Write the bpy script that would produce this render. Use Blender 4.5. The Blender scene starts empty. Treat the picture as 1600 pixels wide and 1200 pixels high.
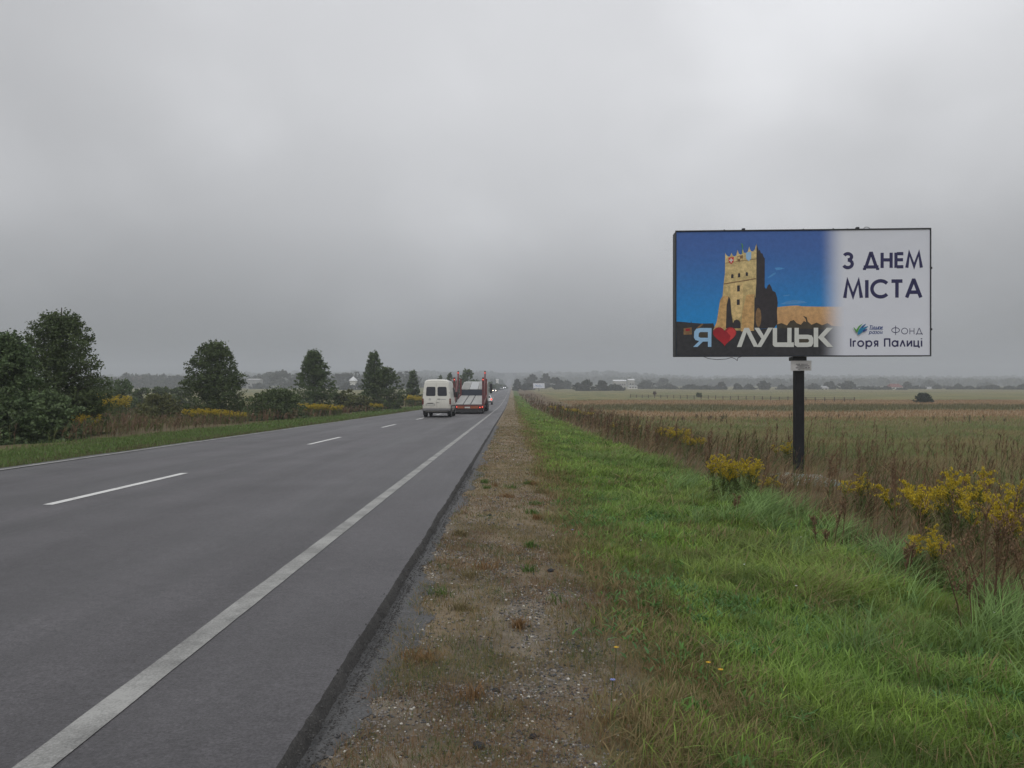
import bpy, bmesh, math, random
import numpy as np
from mathutils import Vector, Matrix, Euler

R = math.radians
random.seed(7)
rng = np.random.default_rng(11)
S = bpy.context.scene
COL = S.collection

# ------------------------------------------------------------------ camera, sky, sun, exposure
EYE = 1.35
HAZE = 0.00075
F = 1232.0
cd = bpy.data.cameras.new('camera')
cam = bpy.data.objects.new('camera', cd)
COL.objects.link(cam)
cam.location = (0, 0, EYE)
cam.rotation_euler = (R(90), 0, 0)
cd.sensor_width = 36.0
cd.lens = 36.0 * F / 1600.0
cd.clip_start = 0.05
cd.clip_end = 9000.0
S.camera = cam

SUN_EL, SUN_AZ = 45.0, 190.0
w = bpy.data.worlds.new('World')
S.world = w
w.use_nodes = True
nt = w.node_tree
nt.nodes.clear()
def wn(t, **kw):
    n = nt.nodes.new(t)
    for k, v in kw.items():
        setattr(n, k, v)
    return n
def wmath(op, a, b=None, c=None):
    n = wn('ShaderNodeMath', operation=op)
    for i, v in enumerate((a, b, c)):
        if v is None: continue
        if isinstance(v, (int, float)): n.inputs[i].default_value = v
        else: nt.links.new(v, n.inputs[i])
    return n.outputs[0]
sky = wn('ShaderNodeTexSky', sky_type='NISHITA')
sky.sun_disc = False
sky.sun_elevation = R(SUN_EL)
sky.sun_rotation = R(SUN_AZ)
bg_clear = wn('ShaderNodeBackground')
bg_clear.inputs['Strength'].default_value = 0.06
nt.links.new(sky.outputs[0], bg_clear.inputs['Color'])
tc = wn('ShaderNodeTexCoord')
sep = wn('ShaderNodeSeparateXYZ')
nt.links.new(tc.outputs['Generated'], sep.inputs[0])
zc = wmath('MAXIMUM', sep.outputs[2], 0.0)
den = wmath('ADD', zc, 0.60)
px = wmath('DIVIDE', sep.outputs[0], den)
py = wmath('DIVIDE', sep.outputs[1], den)
comb = wn('ShaderNodeCombineXYZ')
nt.links.new(px, comb.inputs[0]); nt.links.new(py, comb.inputs[1])
comb.inputs[2].default_value = 3.7
def wnoise(scale, detail, rough, dist):
    n = wn('ShaderNodeTexNoise')
    n.inputs['Scale'].default_value = scale
    n.inputs['Detail'].default_value = detail
    n.inputs['Roughness'].default_value = rough
    n.inputs['Distortion'].default_value = dist
    nt.links.new(comb.outputs[0], n.inputs['Vector'])
    return n.outputs['Fac']
n_big = wnoise(2.1, 1.5, 0.45, 0.35)
n_mid = wnoise(5.2, 3.0, 0.5, 0.4)
n_fin = wnoise(10.0, 5.0, 0.6, 0.4)
cl = wmath('ADD', wmath('MULTIPLY', n_big, 0.74), wmath('ADD', wmath('MULTIPLY', n_mid, 0.21), wmath('MULTIPLY', n_fin, 0.05)))
mr = wn('ShaderNodeMapRange', interpolation_type='SMOOTHSTEP')
mr.inputs['From Min'].default_value = 0.34; mr.inputs['From Max'].default_value = 0.66
mr.inputs['To Min'].default_value = 0.85; mr.inputs['To Max'].default_value = 1.10
nt.links.new(cl, mr.inputs['Value'])
ramp = wn('ShaderNodeValToRGB')
cr = ramp.color_ramp
stops = [(0.0, (.185, .194, .212)), (0.05, (.255, .264, .282)), (0.11, (.395, .404, .422)), (0.20, (.575, .583, .602)),
         (0.34, (.705, .713, .735)), (0.52, (.74, .748, .775)), (1.0, (.96, .97, 1.0))]
cr.elements[0].position = 0.0; cr.elements[1].position = 1.0
for p, c in stops[1:-1]:
    cr.elements.new(p)
for e, (p, c) in zip(cr.elements, stops):
    e.position = p; e.color = (*c, 1)
nt.links.new(zc, ramp.inputs[0])
mul = wn('ShaderNodeVectorMath', operation='SCALE')
side = wmath('SUBTRACT', sep.outputs[0], 0.08)
side = wmath('MAXIMUM', wmath('SUBTRACT', 1.09, wmath('MULTIPLY', wmath('MULTIPLY', side, side), 0.80)), 0.82)
nt.links.new(ramp.outputs[0], mul.inputs[0]); nt.links.new(wmath('MULTIPLY', mr.outputs[0], side), mul.inputs['Scale'])
bg_cloud = wn('ShaderNodeBackground')
bg_cloud.inputs['Strength'].default_value = 1.0
nt.links.new(mul.outputs[0], bg_cloud.inputs['Color'])
mix = wn('ShaderNodeMixShader'); mix.inputs[0].default_value = 0.97
nt.links.new(bg_clear.outputs[0], mix.inputs[1]); nt.links.new(bg_cloud.outputs[0], mix.inputs[2])
wo = wn('ShaderNodeOutputWorld'); nt.links.new(mix.outputs[0], wo.inputs['Surface'])

sd = bpy.data.lights.new('sun', 'SUN')
sd.energy = 0.8
sd.angle = R(40)
sd.color = (1.0, 0.97, 0.92)
sun = bpy.data.objects.new('sun', sd)
COL.objects.link(sun)
# sun_rotation is measured clockwise from +Y; the lamp shines from that direction
dv = Vector((math.sin(R(SUN_AZ)) * math.cos(R(SUN_EL)), math.cos(R(SUN_AZ)) * math.cos(R(SUN_EL)), math.sin(R(SUN_EL))))
sun.rotation_euler = dv.to_track_quat('Z', 'Y').to_euler()
sun.location = (0, 0, 60)

S.view_settings.view_transform = 'Standard'
S.view_settings.look = 'None'
S.view_settings.exposure = 0.12
S.view_settings.gamma = 1.0
S.cycles.max_bounces = 6
S.cycles.diffuse_bounces = 3
S.cycles.glossy_bounces = 2
S.cycles.transmission_bounces = 3
S.cycles.volume_bounces = 1
S.cycles.use_denoising = True
S.cycles.sample_clamp_indirect = 4.0

# ------------------------------------------------------------------ helpers
def tag(o, label=None, cat=None, group=None, kind=None):
    if label: o['label'] = label
    if cat: o['category'] = cat
    if group: o['group'] = group
    if kind: o['kind'] = kind
    return o
def empty(name, loc, rot=(0, 0, 0), parent=None):
    o = bpy.data.objects.new(name, None)
    COL.objects.link(o)
    o.location = loc; o.rotation_euler = rot
    o.empty_display_size = 0.2
    if parent: o.parent = parent
    return o
def np_mesh(name, V, Q=None, T=None, mat=None, parent=None, col=None, smooth=False, loc=None):
    V = np.asarray(V, np.float32)
    me = bpy.data.meshes.new(name)
    loops, starts, tot = [], [], 0
    if Q is not None and len(Q):
        Q = np.asarray(Q, np.int32); loops.append(Q.ravel()); starts.append(np.arange(len(Q), dtype=np.int32) * 4 + tot); tot += Q.size
    if T is not None and len(T):
        T = np.asarray(T, np.int32); loops.append(T.ravel()); starts.append(np.arange(len(T), dtype=np.int32) * 3 + tot); tot += T.size
    L = np.concatenate(loops); P = np.concatenate(starts)
    me.vertices.add(len(V)); me.vertices.foreach_set('co', V.ravel())
    me.loops.add(len(L)); me.loops.foreach_set('vertex_index', L)
    me.polygons.add(len(P)); me.polygons.foreach_set('loop_start', P)
    if smooth: me.polygons.foreach_set('use_smooth', np.ones(len(P), bool))
    if col is not None:
        a = me.color_attributes.new('Col', 'FLOAT_COLOR', 'POINT')
        c4 = np.ones((len(V), 4), np.float32); c4[:, :3] = col
        a.data.foreach_set('color', c4.ravel())
    me.update(calc_edges=True)
    if mat: me.materials.append(mat)
    o = bpy.data.objects.new(name, me)
    COL.objects.link(o)
    if parent: o.parent = parent
    if loc is not None: o.location = loc
    return o
def obj(name, bm, mat, parent=None, smooth=False, bevel=0.0):
    me = bpy.data.meshes.new(name)
    bmesh.ops.recalc_face_normals(bm, faces=bm.faces)
    bm.to_mesh(me); bm.free()
    if smooth:
        for p in me.polygons: p.use_smooth = True
    me.materials.append(mat)
    o = bpy.data.objects.new(name, me)
    COL.objects.link(o)
    if parent: o.parent = parent
    if bevel:
        m = o.modifiers.new('bevel', 'BEVEL'); m.width = bevel; m.segments = 2; m.limit_method = 'ANGLE'
    return o
def copy_tree(o, parent=None):
    c = o.copy(); COL.objects.link(c)
    if parent: c.parent = parent
    for ch in list(o.children): copy_tree(ch, c)
    return c
def NB(): return bmesh.new()
def box(bm, x0, x1, y0, y1, z0, z1):
    v = [bm.verts.new(p) for p in ((x0,y0,z0),(x1,y0,z0),(x1,y1,z0),(x0,y1,z0),(x0,y0,z1),(x1,y0,z1),(x1,y1,z1),(x0,y1,z1))]
    for f in ((0,3,2,1),(4,5,6,7),(0,1,5,4),(1,2,6,5),(2,3,7,6),(3,0,4,7)):
        bm.faces.new([v[i] for i in f])
    return bm
def prism(bm, pts, axis, a0, a1):
    """extrude a 2D outline: axis 'x' -> pts are (y,z); 'y' -> (x,z); 'z' -> (x,y)"""
    def P(p, a):
        return (a, p[0], p[1]) if axis == 'x' else (p[0], a, p[1]) if axis == 'y' else (p[0], p[1], a)
    A = [bm.verts.new(P(p, a0)) for p in pts]; B = [bm.verts.new(P(p, a1)) for p in pts]
    n = len(pts)
    bm.faces.new(A[::-1]); bm.faces.new(B)
    for i in range(n):
        bm.faces.new((A[i], A[(i+1) % n], B[(i+1) % n], B[i]))
    return bm
def tube(bm, p0, p1, r0, r1, n=8, cap=True):
    p0 = Vector(p0); p1 = Vector(p1)
    d = (p1 - p0).normalized()
    u = d.orthogonal().normalized(); v = d.cross(u)
    A = []; B = []
    for i in range(n):
        a = 2 * math.pi * i / n
        k = u * math.cos(a) + v * math.sin(a)
        A.append(bm.verts.new(p0 + k * r0)); B.append(bm.verts.new(p1 + k * r1))
    for i in range(n):
        bm.faces.new((A[i], A[(i+1) % n], B[(i+1) % n], B[i]))
    if cap:
        bm.faces.new(A[::-1]); bm.faces.new(B)
    return bm
def rrect(x0, x1, z0, z1, r, n=4):
    pts = []
    for cx, cz, a0 in ((x1-r, z1-r, 0), (x0+r, z1-r, 90), (x0+r, z0+r, 180), (x1-r, z0+r, 270)):
        for i in range(n + 1):
            a = R(a0 + 90 * i / n)
            pts.append((cx + r * math.cos(a), cz + r * math.sin(a)))
    return pts

# --- numpy value noise
_perm = rng.random((256, 256)).astype(np.float32)
def vnoise(x, y, s, seed=0):
    x = np.asarray(x, np.float64) * s + 37.7 * seed; y = np.asarray(y, np.float64) * s + 91.3 * seed
    xi = np.floor(x).astype(int); yi = np.floor(y).astype(int)
    fx = x - xi; fy = y - yi
    fx = fx * fx * (3 - 2 * fx); fy = fy * fy * (3 - 2 * fy)
    a = _perm[xi & 255, yi & 255]; b = _perm[(xi+1) & 255, yi & 255]
    c = _perm[xi & 255, (yi+1) & 255]; d = _perm[(xi+1) & 255, (yi+1) & 255]
    return (a * (1-fx) + b * fx) * (1-fy) + (c * (1-fx) + d * fx) * fy
def fbm(x, y, s, seed=0, oct=4):
    t = 0; a = 0.5; n = 0
    for i in range(oct):
        t = t + a * vnoise(x, y, s * 2 ** i, seed + i); n += a; a *= 0.5
    return t / n
def sstep(a, b, x):
    t = np.clip((np.asarray(x, np.float64) - a) / (b - a), 0, 1)
    return t * t * (3 - 2 * t)
def lerp(a, b, t): return a + (b - a) * t
def mixc(c0, c1, t): return np.asarray(c0)[None, :] * (1 - t[:, None]) + np.asarray(c1)[None, :] * t[:, None]

# --- ground heights (eye at z 1.35, road surface at y=0 is z=0)
_ry = np.array([-80, 0, 60, 100, 130, 160, 200, 260, 400, 600, 700, 3000.])
_rz = np.array([1.36, 0, -1.02, -1.66, -1.98, -2.18, -2.32, -2.40, -2.42, -2.50, -2.50, -2.50])
_fy = np.array([-80, 0, 19, 40, 74, 105, 130, 216, 380, 600, 700, 3000.])
_fz = np.array([.2, -.72, -.98, -1.42, -1.95, -2.12, -2.22, -2.36, -2.42, -2.5, -2.5, -2.5])
_ridge_az = np.array([-1.2, -.55, -.42, -.30, -.12, -.05, .05, .12, .17, .24, .38, .52, .66, 1.2])
_ridge_y = np.array([594, 592, 590, 586, 585, 586, 587, 585, 589, 594, 591, 594, 593, 594.])
def hill(X, Y):
    s = np.clip((Y - 700) / 1300.0, 0, 1.15) ** 2.4
    az = X / np.maximum(Y, 50)
    rp = np.interp(az, _ridge_az, _ridge_y)
    Hr = (600 - rp) / F * 2000 + 1.35 + 2.5
    return s * Hr
def road_z(Y):
    Y = np.asarray(Y, np.float64)
    return np.interp(Y, _ry, _rz) + hill(np.zeros_like(Y) - 5.0, Y)
_dx = np.array([-70, -26, -19, -15, -12, -10.2, -9.95, -9.85, -0.95, -0.82, -0.5, 0.5, 2, 4.2, 7, 12, 60.])
_dd = np.array([.55, .5, .38, .22, .15, .10, .09, .12, .12, .09, .10, .15, .3, .5, .65, .75, .75])
def gz(X, Y):
    X = np.asarray(X, np.float64); Y = np.asarray(Y, np.float64)
    rz = np.interp(Y, _ry, _rz)
    fz = np.interp(Y, _fy, _fz)
    d = np.interp(X, _dx, _dd)
    z1 = rz - d
    wr = sstep(4.0, 11.0, X)
    wl = sstep(-30.0, -80.0, X) * sstep(20, 80, Y)
    z = lerp(z1, fz, np.maximum(wr, wl))
    hx = hill(X, Y); hr = hill(np.zeros_like(Y) - 5.0, Y)
    k = sstep(25, 90, np.abs(X + 5))
    z = z + lerp(hr, hx, k)
    # small unevenness away from the road
    offr = sstep(0.2, 3.0, X) + sstep(-10.6, -13, X)
    z = z + offr * (fbm(X, Y, 0.55, 5, 3) - 0.5) * 0.16
    onsh = sstep(-0.75, -0.5, X) * (1 - sstep(1.0, 2.0, X))
    z = z + onsh * ((fbm(X, Y, 2.2, 9, 3) - 0.5) * 0.05)
    return z
def gz1(x, y): return float(gz(np.array([x]), np.array([y]))[0])
def rz1(y): return float(road_z(np.array([float(y)]))[0])
def X_at(px, Y): return (px - 800.0) / F * Y
def Z_at(py, Y): return EYE - (py - 600.0) / F * Y
def xw(Y): return np.interp(Y, [0, 6, 18, 45, 120, 300], [3.9, 4.0, 4.3, 3.1, 2.9, 2.6])

# ------------------------------------------------------------------ materials
def base_mat(name):
    m = bpy.data.materials.new(name); m.use_nodes = True
    n = m.node_tree.nodes; l = m.node_tree.links
    return m, n, l, n['Principled BSDF']
def M(name, col, rough=0.6, spec=0.4, metal=0.0, var=0.15, scale=6.0, bump=0.0, bscale=40.0, coat=0.0):
    m, n, l, b = base_mat(name)
    t = n.new('ShaderNodeTexNoise'); t.inputs['Scale'].default_value = scale; t.inputs['Detail'].default_value = 5
    tcn = n.new('ShaderNodeTexCoord'); l.new(tcn.outputs['Object'], t.inputs['Vector'])
    r = n.new('ShaderNodeMapRange'); r.inputs['To Min'].default_value = 1 - var; r.inputs['To Max'].default_value = 1 + var
    r.inputs['From Min'].default_value = .25; r.inputs['From Max'].default_value = .75
    l.new(t.outputs['Fac'], r.inputs['Value'])
    v = n.new('ShaderNodeVectorMath'); v.operation = 'SCALE'; v.inputs[0].default_value = col
    l.new(r.outputs[0], v.inputs['Scale']); l.new(v.outputs[0], b.inputs['Base Color'])
    b.inputs['Roughness'].default_value = rough; b.inputs['Specular IOR Level'].default_value = spec
    b.inputs['Metallic'].default_value = metal
    if coat: b.inputs['Coat Weight'].default_value = coat
    if bump:
        t2 = n.new('ShaderNodeTexNoise'); t2.inputs['Scale'].default_value = bscale; t2.inputs['Detail'].default_value = 4
        l.new(tcn.outputs['Object'], t2.inputs['Vector'])
        bp = n.new('ShaderNodeBump'); bp.inputs['Strength'].default_value = bump; bp.inputs['Distance'].default_value = 0.02
        l.new(t2.outputs['Fac'], bp.inputs['Height']); l.new(bp.outputs[0], b.inputs['Normal'])
    return m
def M_attr(name, rough=0.65, spec=0.25, transl=0.3, var=0.0):
    m, n, l, b = base_mat(name)
    a = n.new('ShaderNodeAttribute'); a.attribute_name = 'Col'
    l.new(a.outputs['Color'], b.inputs['Base Color'])
    b.inputs['Roughness'].default_value = rough; b.inputs['Specular IOR Level'].default_value = spec
    if transl:
        tr = n.new('ShaderNodeBsdfTranslucent'); l.new(a.outputs['Color'], tr.inputs['Color'])
        mx = n.new('ShaderNodeMixShader'); mx.inputs[0].default_value = transl
        l.new(b.outputs[0], mx.inputs[1]); l.new(tr.outputs[0], mx.inputs[2])
        l.new(mx.outputs[0], n['Material Output'].inputs['Surface'])
    return m
def M_emit(name, col, strength):
    m, n, l, b = base_mat(name)
    b.inputs['Base Color'].default_value = (*col, 1)
    b.inputs['Emission Color'].default_value = (*col, 1)
    b.inputs['Emission Strength'].default_value = strength
    return m
MAT_LEAF = M_attr('leaf', 0.6, 0.3, 0.25)
MAT_GRASS = M_attr('grass_blade', 0.6, 0.3, 0.3)
MAT_DRY = M_attr('dry_stalk', 0.8, 0.15, 0.2)
MAT_PETAL = M_attr('petal', 0.7, 0.2, 0.3)
MAT_BARK = M('bark', (.07, .058, .045), 0.9, 0.2, var=.35, scale=9, bump=.6, bscale=30)
MAT_STONE = M_attr('stone', 0.75, 0.35, 0)

# ground: vertex colour zones plus fine procedural grain
def ground_mat():
    m, n, l, b = base_mat('ground')
    a = n.new('ShaderNodeAttribute'); a.attribute_name = 'Col'
    tcn = n.new('ShaderNodeTexCoord')
    t1 = n.new('ShaderNodeTexNoise'); t1.inputs['Scale'].default_value = 26; t1.inputs['Detail'].default_value = 8; t1.inputs['Roughness'].default_value = .7
    t2 = n.new('ShaderNodeTexNoise'); t2.inputs['Scale'].default_value = 1.3; t2.inputs['Detail'].default_value = 6; t2.inputs['Roughness'].default_value = .65
    for t in (t1, t2): l.new(tcn.outputs['Object'], t.inputs['Vector'])
    ad = n.new('ShaderNodeMath'); ad.operation = 'ADD'; l.new(t1.outputs['Fac'], ad.inputs[0]); l.new(t2.outputs['Fac'], ad.inputs[1])
    r = n.new('ShaderNodeMapRange'); r.inputs['From Min'].default_value = .6; r.inputs['From Max'].default_value = 1.4
    r.inputs['To Min'].default_value = .55; r.inputs['To Max'].default_value = 1.45
    l.new(ad.outputs[0], r.inputs['Value'])
    v = n.new('ShaderNodeVectorMath'); v.operation = 'SCALE'
    l.new(a.outputs['Color'], v.inputs[0]); l.new(r.outputs[0], v.inputs['Scale']); l.new(v.outputs[0], b.inputs['Base Color'])
    b.inputs['Roughness'].default_value = .9; b.inputs['Specular IOR Level'].default_value = .15
    bp = n.new('ShaderNodeBump'); bp.inputs['Strength'].default_value = .8; bp.inputs['Distance'].default_value = .03
    l.new(t1.outputs['Fac'], bp.inputs['Height']); l.new(bp.outputs[0], b.inputs['Normal'])
    return m
def asphalt_mat(name, col, rough0, rough1, streak=True):
    m, n, l, b = base_mat(name)
    tcn = n.new('ShaderNodeTexCoord')
    t1 = n.new('ShaderNodeTexNoise'); t1.inputs['Scale'].default_value = 70; t1.inputs['Detail'].default_value = 6; t1.inputs['Roughness'].default_value = .75
    mp = n.new('ShaderNodeMapping'); mp.inputs['Scale'].default_value = (1.0, 0.06, 1.0)
    t2 = n.new('ShaderNodeTexNoise'); t2.inputs['Scale'].default_value = 1.1; t2.inputs['Detail'].default_value = 5; t2.inputs['Roughness'].default_value = .6
    t3 = n.new('ShaderNodeTexNoise'); t3.inputs['Scale'].default_value = .7; t3.inputs['Detail'].default_value = 5
    l.new(tcn.outputs['Object'], t1.inputs['Vector']); l.new(tcn.outputs['Object'], mp.inputs[0])
    l.new(mp.outputs[0], t2.inputs['Vector']); l.new(tcn.outputs['Object'], t3.inputs['Vector'])
    def mrange(src, a0, a1, c0, c1):
        r = n.new('ShaderNodeMapRange'); r.inputs['From Min'].default_value = a0; r.inputs['From Max'].default_value = a1
        r.inputs['To Min'].default_value = c0; r.inputs['To Max'].default_value = c1; l.new(src, r.inputs['Value']); return r.outputs[0]
    def mm(a, c, op='MULTIPLY'):
        q = n.new('ShaderNodeMath'); q.operation = op; l.new(a, q.inputs[0]); l.new(c, q.inputs[1]); return q.outputs[0]
    g = mrange(t1.outputs['Fac'], .3, .7, .40, 1.60)
    st = mrange(t2.outputs['Fac'], .3, .7, .78, 1.22)
    bl = mrange(t3.outputs['Fac'], .3, .7, .84, 1.16)
    t4 = n.new('ShaderNodeTexNoise'); t4.inputs['Scale'].default_value = 14; t4.inputs['Detail'].default_value = 7; t4.inputs['Roughness'].default_value = .8
    l.new(tcn.outputs['Object'], t4.inputs['Vector'])
    t5 = n.new('ShaderNodeTexVoronoi'); t5.inputs['Scale'].default_value = 22; t5.feature = 'F1'
    l.new(tcn.outputs['Object'], t5.inputs['Vector'])
    mp6 = n.new('ShaderNodeMapping'); mp6.inputs['Scale'].default_value = (.85, .004, 1.0); l.new(tcn.outputs['Object'], mp6.inputs[0])
    t6 = n.new('ShaderNodeTexNoise'); t6.inputs['Scale'].default_value = 1.0; t6.inputs['Detail'].default_value = 2; l.new(mp6.outputs[0], t6.inputs['Vector'])
    st = mm(st, mrange(t6.outputs['Fac'], .35, .65, .84, 1.16))
    pit = mm(mrange(t5.outputs['Distance'], .03, .12, .55, 1.0), mrange(t4.outputs['Fac'], .3, .7, .74, 1.26))
    k = mm(mm(mm(g, st), bl), pit)
    v = n.new('ShaderNodeVectorMath'); v.operation = 'SCALE'; v.inputs[0].default_value = col
    l.new(k, v.inputs['Scale']); l.new(v.outputs[0], b.inputs['Base Color'])
    l.new(mrange(t2.outputs['Fac'], .3, .7, rough0, rough1), b.inputs['Roughness'])
    b.inputs['Specular IOR Level'].default_value = .42
    bp = n.new('ShaderNodeBump'); bp.inputs['Strength'].default_value = .45; bp.inputs['Distance'].default_value = .008
    l.new(t1.outputs['Fac'], bp.inputs['Height']); l.new(bp.outputs[0], b.inputs['Normal'])
    return m
def paint_mat(name, col, wear):
    m, n, l, b = base_mat(name)
    tcn = n.new('ShaderNodeTexCoord')
    t1 = n.new('ShaderNodeTexNoise'); t1.inputs['Scale'].default_value = 80; t1.inputs['Detail'].default_value = 7; t1.inputs['Roughness'].default_value = .75
    t2 = n.new('ShaderNodeTexNoise'); t2.inputs['Scale'].default_value = 2.4; t2.inputs['Detail'].default_value = 6; t2.inputs['Roughness'].default_value = .7
    for t in (t1, t2): l.new(tcn.outputs['Object'], t.inputs['Vector'])
    ad = n.new('ShaderNodeMath'); ad.operation = 'ADD'; l.new(t1.outputs['Fac'], ad.inputs[0]); l.new(t2.outputs['Fac'], ad.inputs[1])
    r = n.new('ShaderNodeMapRange'); r.inputs['From Min'].default_value = .78 - wear; r.inputs['From Max'].default_value = 1.12 - wear
    l.new(ad.outputs[0], r.inputs['Value'])
    mx = n.new('ShaderNodeMix'); mx.data_type = 'RGBA'
    mx.inputs['A'].default_value = (col[0]*.42, col[1]*.42, col[2]*.42, 1); mx.inputs['B'].default_value = (*col, 1)
    l.new(r.outputs[0], mx.inputs['Factor']); l.new(mx.outputs['Result'], b.inputs['Base Color'])
    b.inputs['Roughness'].default_value = .65
    return m
MAT_GROUND = ground_mat()
MAT_ASPH = asphalt_mat('asphalt', (.062, .0590, .0630), .44, .64)
MAT_ASPH_EDGE = asphalt_mat('asphalt_edge', (.050, .048, .046), .75, .95)
MAT_ASPH_OLD = asphalt_mat('asphalt_old', (.066, .066, .067), .7, .85)
MAT_LINE = paint_mat('road_paint_worn', (.33, .33, .315), -.04)
MAT_DASH = paint_mat('road_paint', (.62, .62, .60), .1)

# ------------------------------------------------------------------ ground sheet
def geo(a, b, n): return list(np.geomspace(a, b, n))
xs = np.array(sorted(set(np.round(
    [-v for v in geo(60, 2550, 44)] + list(np.arange(-59, -25, 1.0)) + list(np.arange(-25, -9.7, .25)) +
    list(np.arange(-9.5, -1.0, 1.2)) + list(np.arange(-0.95, 5.0, .05)) + list(np.arange(5.0, 12, .15)) +
    list(np.arange(12, 60, .8)) + geo(60, 2550, 44), 4))))
ys = np.array(sorted(set(np.round(
    list(np.arange(-40, 1.4, 2.0)) + list(np.arange(1.5, 8, .06)) + list(np.arange(8, 20, .15)) + list(np.arange(20, 60, .5)) +
    list(np.arange(60, 150, 1.5)) + geo(150, 2600, 100), 4))))
GX, GY = np.meshgrid(xs, ys)
gx = GX.ravel(); gy = GY.ravel()
gzv = gz(gx, gy)
def ground_colour(x, y):
    n1 = fbm(x, y, 1.1, 1, 5); n2 = fbm(x, y, 5.0, 2, 4); n3 = fbm(x, y, .05, 3, 4); n4 = fbm(x, y, .3, 4, 4)
    xj = x + (n1 - .5) * 1.1 + (n2 - .5) * .35
    soil = mixc((.128, .106, .078), (.225, .192, .148), sstep(.3, .7, n2))
    dry = mixc((.165, .130, .086), (.245, .195, .130), n2)
    c = mixc((0, 0, 0), (1, 1, 1), np.zeros_like(x))
    far_dry = sstep(5, 16, y)
    dt = np.clip(sstep(.38, .56, n1) * .85 + far_dry * .75, 0, 1)
    c = soil * (1 - dt[:, None]) + dry * dt[:, None]
    green = mixc((.065, .100, .024), (.095, .135, .036), n1)
    t = sstep(.35, .9, xj)[:, None]; c = c * (1 - t) + green * t
    weed = mixc((.105, .075, .042), (.145, .105, .06), n1)
    edge = xw(y)
    t = sstep(-.3, .5, xj - edge)[:, None]; c = c * (1 - t) + weed * t
    mead = mixc((.10, .118, .042), (.165, .135, .064), sstep(.3, .7, n4))
    t = (sstep(8.5, 11.5, x + (n4 - .5) * 5))[:, None]; c = c * (1 - t) + mead * t
    # crop bands across the right hand field
    yy = y + (n4 - .5) * 7 + (n3 - .5) * 30 - .05 * x
    tan = mixc((.25, .17, .09), (.22, .155, .085), n4)
    band = mixc((.14, .125, .058), (.11, .115, .05), n4)
    tan2 = mixc((.26, .17, .095), (.225, .155, .085), n4)
    pale = mixc((.195, .172, .075), (.115, .125, .054), sstep(.35, .65, n4))
    pale2 = mixc((.19, .16, .078), (.135, .135, .06), n3)
    fx = sstep(9, 14, x + (n4 - .5) * 4) + sstep(-45, -55, x)
    def bandmix(c, col, a0, a1):
        t = (sstep(a0, a1, yy) * np.clip(fx, 0, 1))[:, None]; return c * (1 - t) + col * t
    c = bandmix(c, tan, 68, 74); c = bandmix(c, band, 97, 101); c = bandmix(c, tan2, 124, 130)
    c = bandmix(c, pale, 168, 178); c = bandmix(c, pale2, 330, 380)
    # left side
    gl = mixc((.050, .075, .022), (.080, .098, .036), n1)
    edge_l = mixc((.10, .085, .05), (.075, .075, .035), n1)
    lf = x < -9
    t = (sstep(-9.3, -10.6, xj) * 1.0)[:, None]
    cl = edge_l * (1 - t) + gl * t
    wl = mixc((.13, .095, .055), (.105, .10, .045), n1)
    t = sstep(-13.5, -15.5, xj)[:, None]; cl = cl * (1 - t) + wl * t
    t = (sstep(70, 130, y - .0 * x) * sstep(-22, -30, x))[:, None]; cl = cl * (1 - t) + pale * t
    c = np.where(lf[:, None], cl, c)
    # wooded hills far off
    wood = mixc((.035, .045, .028), (.055, .06, .038), n3)
    t = sstep(900, 1100, y + (n3 - .5) * 300)[:, None]; c = c * (1 - t) + wood * t
    return c
NX, NY = len(xs), len(ys)
ii = np.arange(NX * NY).reshape(NY, NX)
quads = np.stack([ii[:-1, :-1], ii[:-1, 1:], ii[1:, 1:], ii[1:, :-1]], -1).reshape(-1, 4)
tag(np_mesh('ground', np.stack([gx, gy, gzv], 1), Q=quads, mat=MAT_GROUND, col=ground_colour(gx, gy), smooth=True),
    'rough verge and field ground on both sides of the road, rising to the far hills', 'ground', kind='structure')

# ------------------------------------------------------------------ road
RY = np.array(list(np.arange(-40, 0, 4.0)) + list(np.arange(0, 30, .25)) + list(np.arange(30, 160, 1.0)) + geo(160, 1720, 130))
def strip(name, x0, x1, y, dz, mat, wob0=0, wob1=0, fx=None):
    """x0/x1 edge positions along y with optional ragged wobble"""
    a = np.full_like(y, x0); b = np.full_like(y, x1)
    if wob0: a = a + (fbm(y, y * 0 + 3, 2.0, 3, 4) - .5) * wob0
    if wob1: b = b + (fbm(y, y * 0 + 9, 1.6, 7, 5) - .5) * wob1
    z = road_z(y) + dz
    V = np.concatenate([np.stack([a, y, z], 1), np.stack([b, y, z], 1)])
    n = len(y); i = np.arange(n - 1)
    return V, np.stack([i, i + n, i + n + 1, i + 1], 1)
# carriageway with a worn bevelled edge: cross-section swept along the road
yr = np.array(list(np.arange(-40, 0, 4.0)) + list(np.arange(0, 24, .04)) + list(np.arange(24, 160, 1.0)) + geo(160, 1720, 130))
secx = [-9.98, -9.86, -7.5, -5.8, -3.5, -1.2, -0.86]
secz = [-.13, -.01, 0, 0, 0, 0, -.006]
Vr = []
for sx, sz in zip(secx, secz):
    wob = 0
    if sx in (-0.86,): wob = (fbm(yr, yr * 0 + 2, 1.2, 3, 5) - .5) * .035 + (fbm(yr, yr * 0 + 4, 14, 5, 3) - .5) * .018
    if sx <= -9.86: wob = (fbm(yr, yr * 0 + 5, .8, 4, 4) - .5) * .2
    Vr.append(np.stack([np.full_like(yr, sx) + wob, yr, road_z(yr) + sz], 1))
n = len(yr); k = np.arange(n - 1)
Qr = np.concatenate([np.stack([k + j*n, k + (j+1)*n, k + (j+1)*n + 1, k + j*n + 1], 1) for j in range(len(secx) - 1)])
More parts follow.
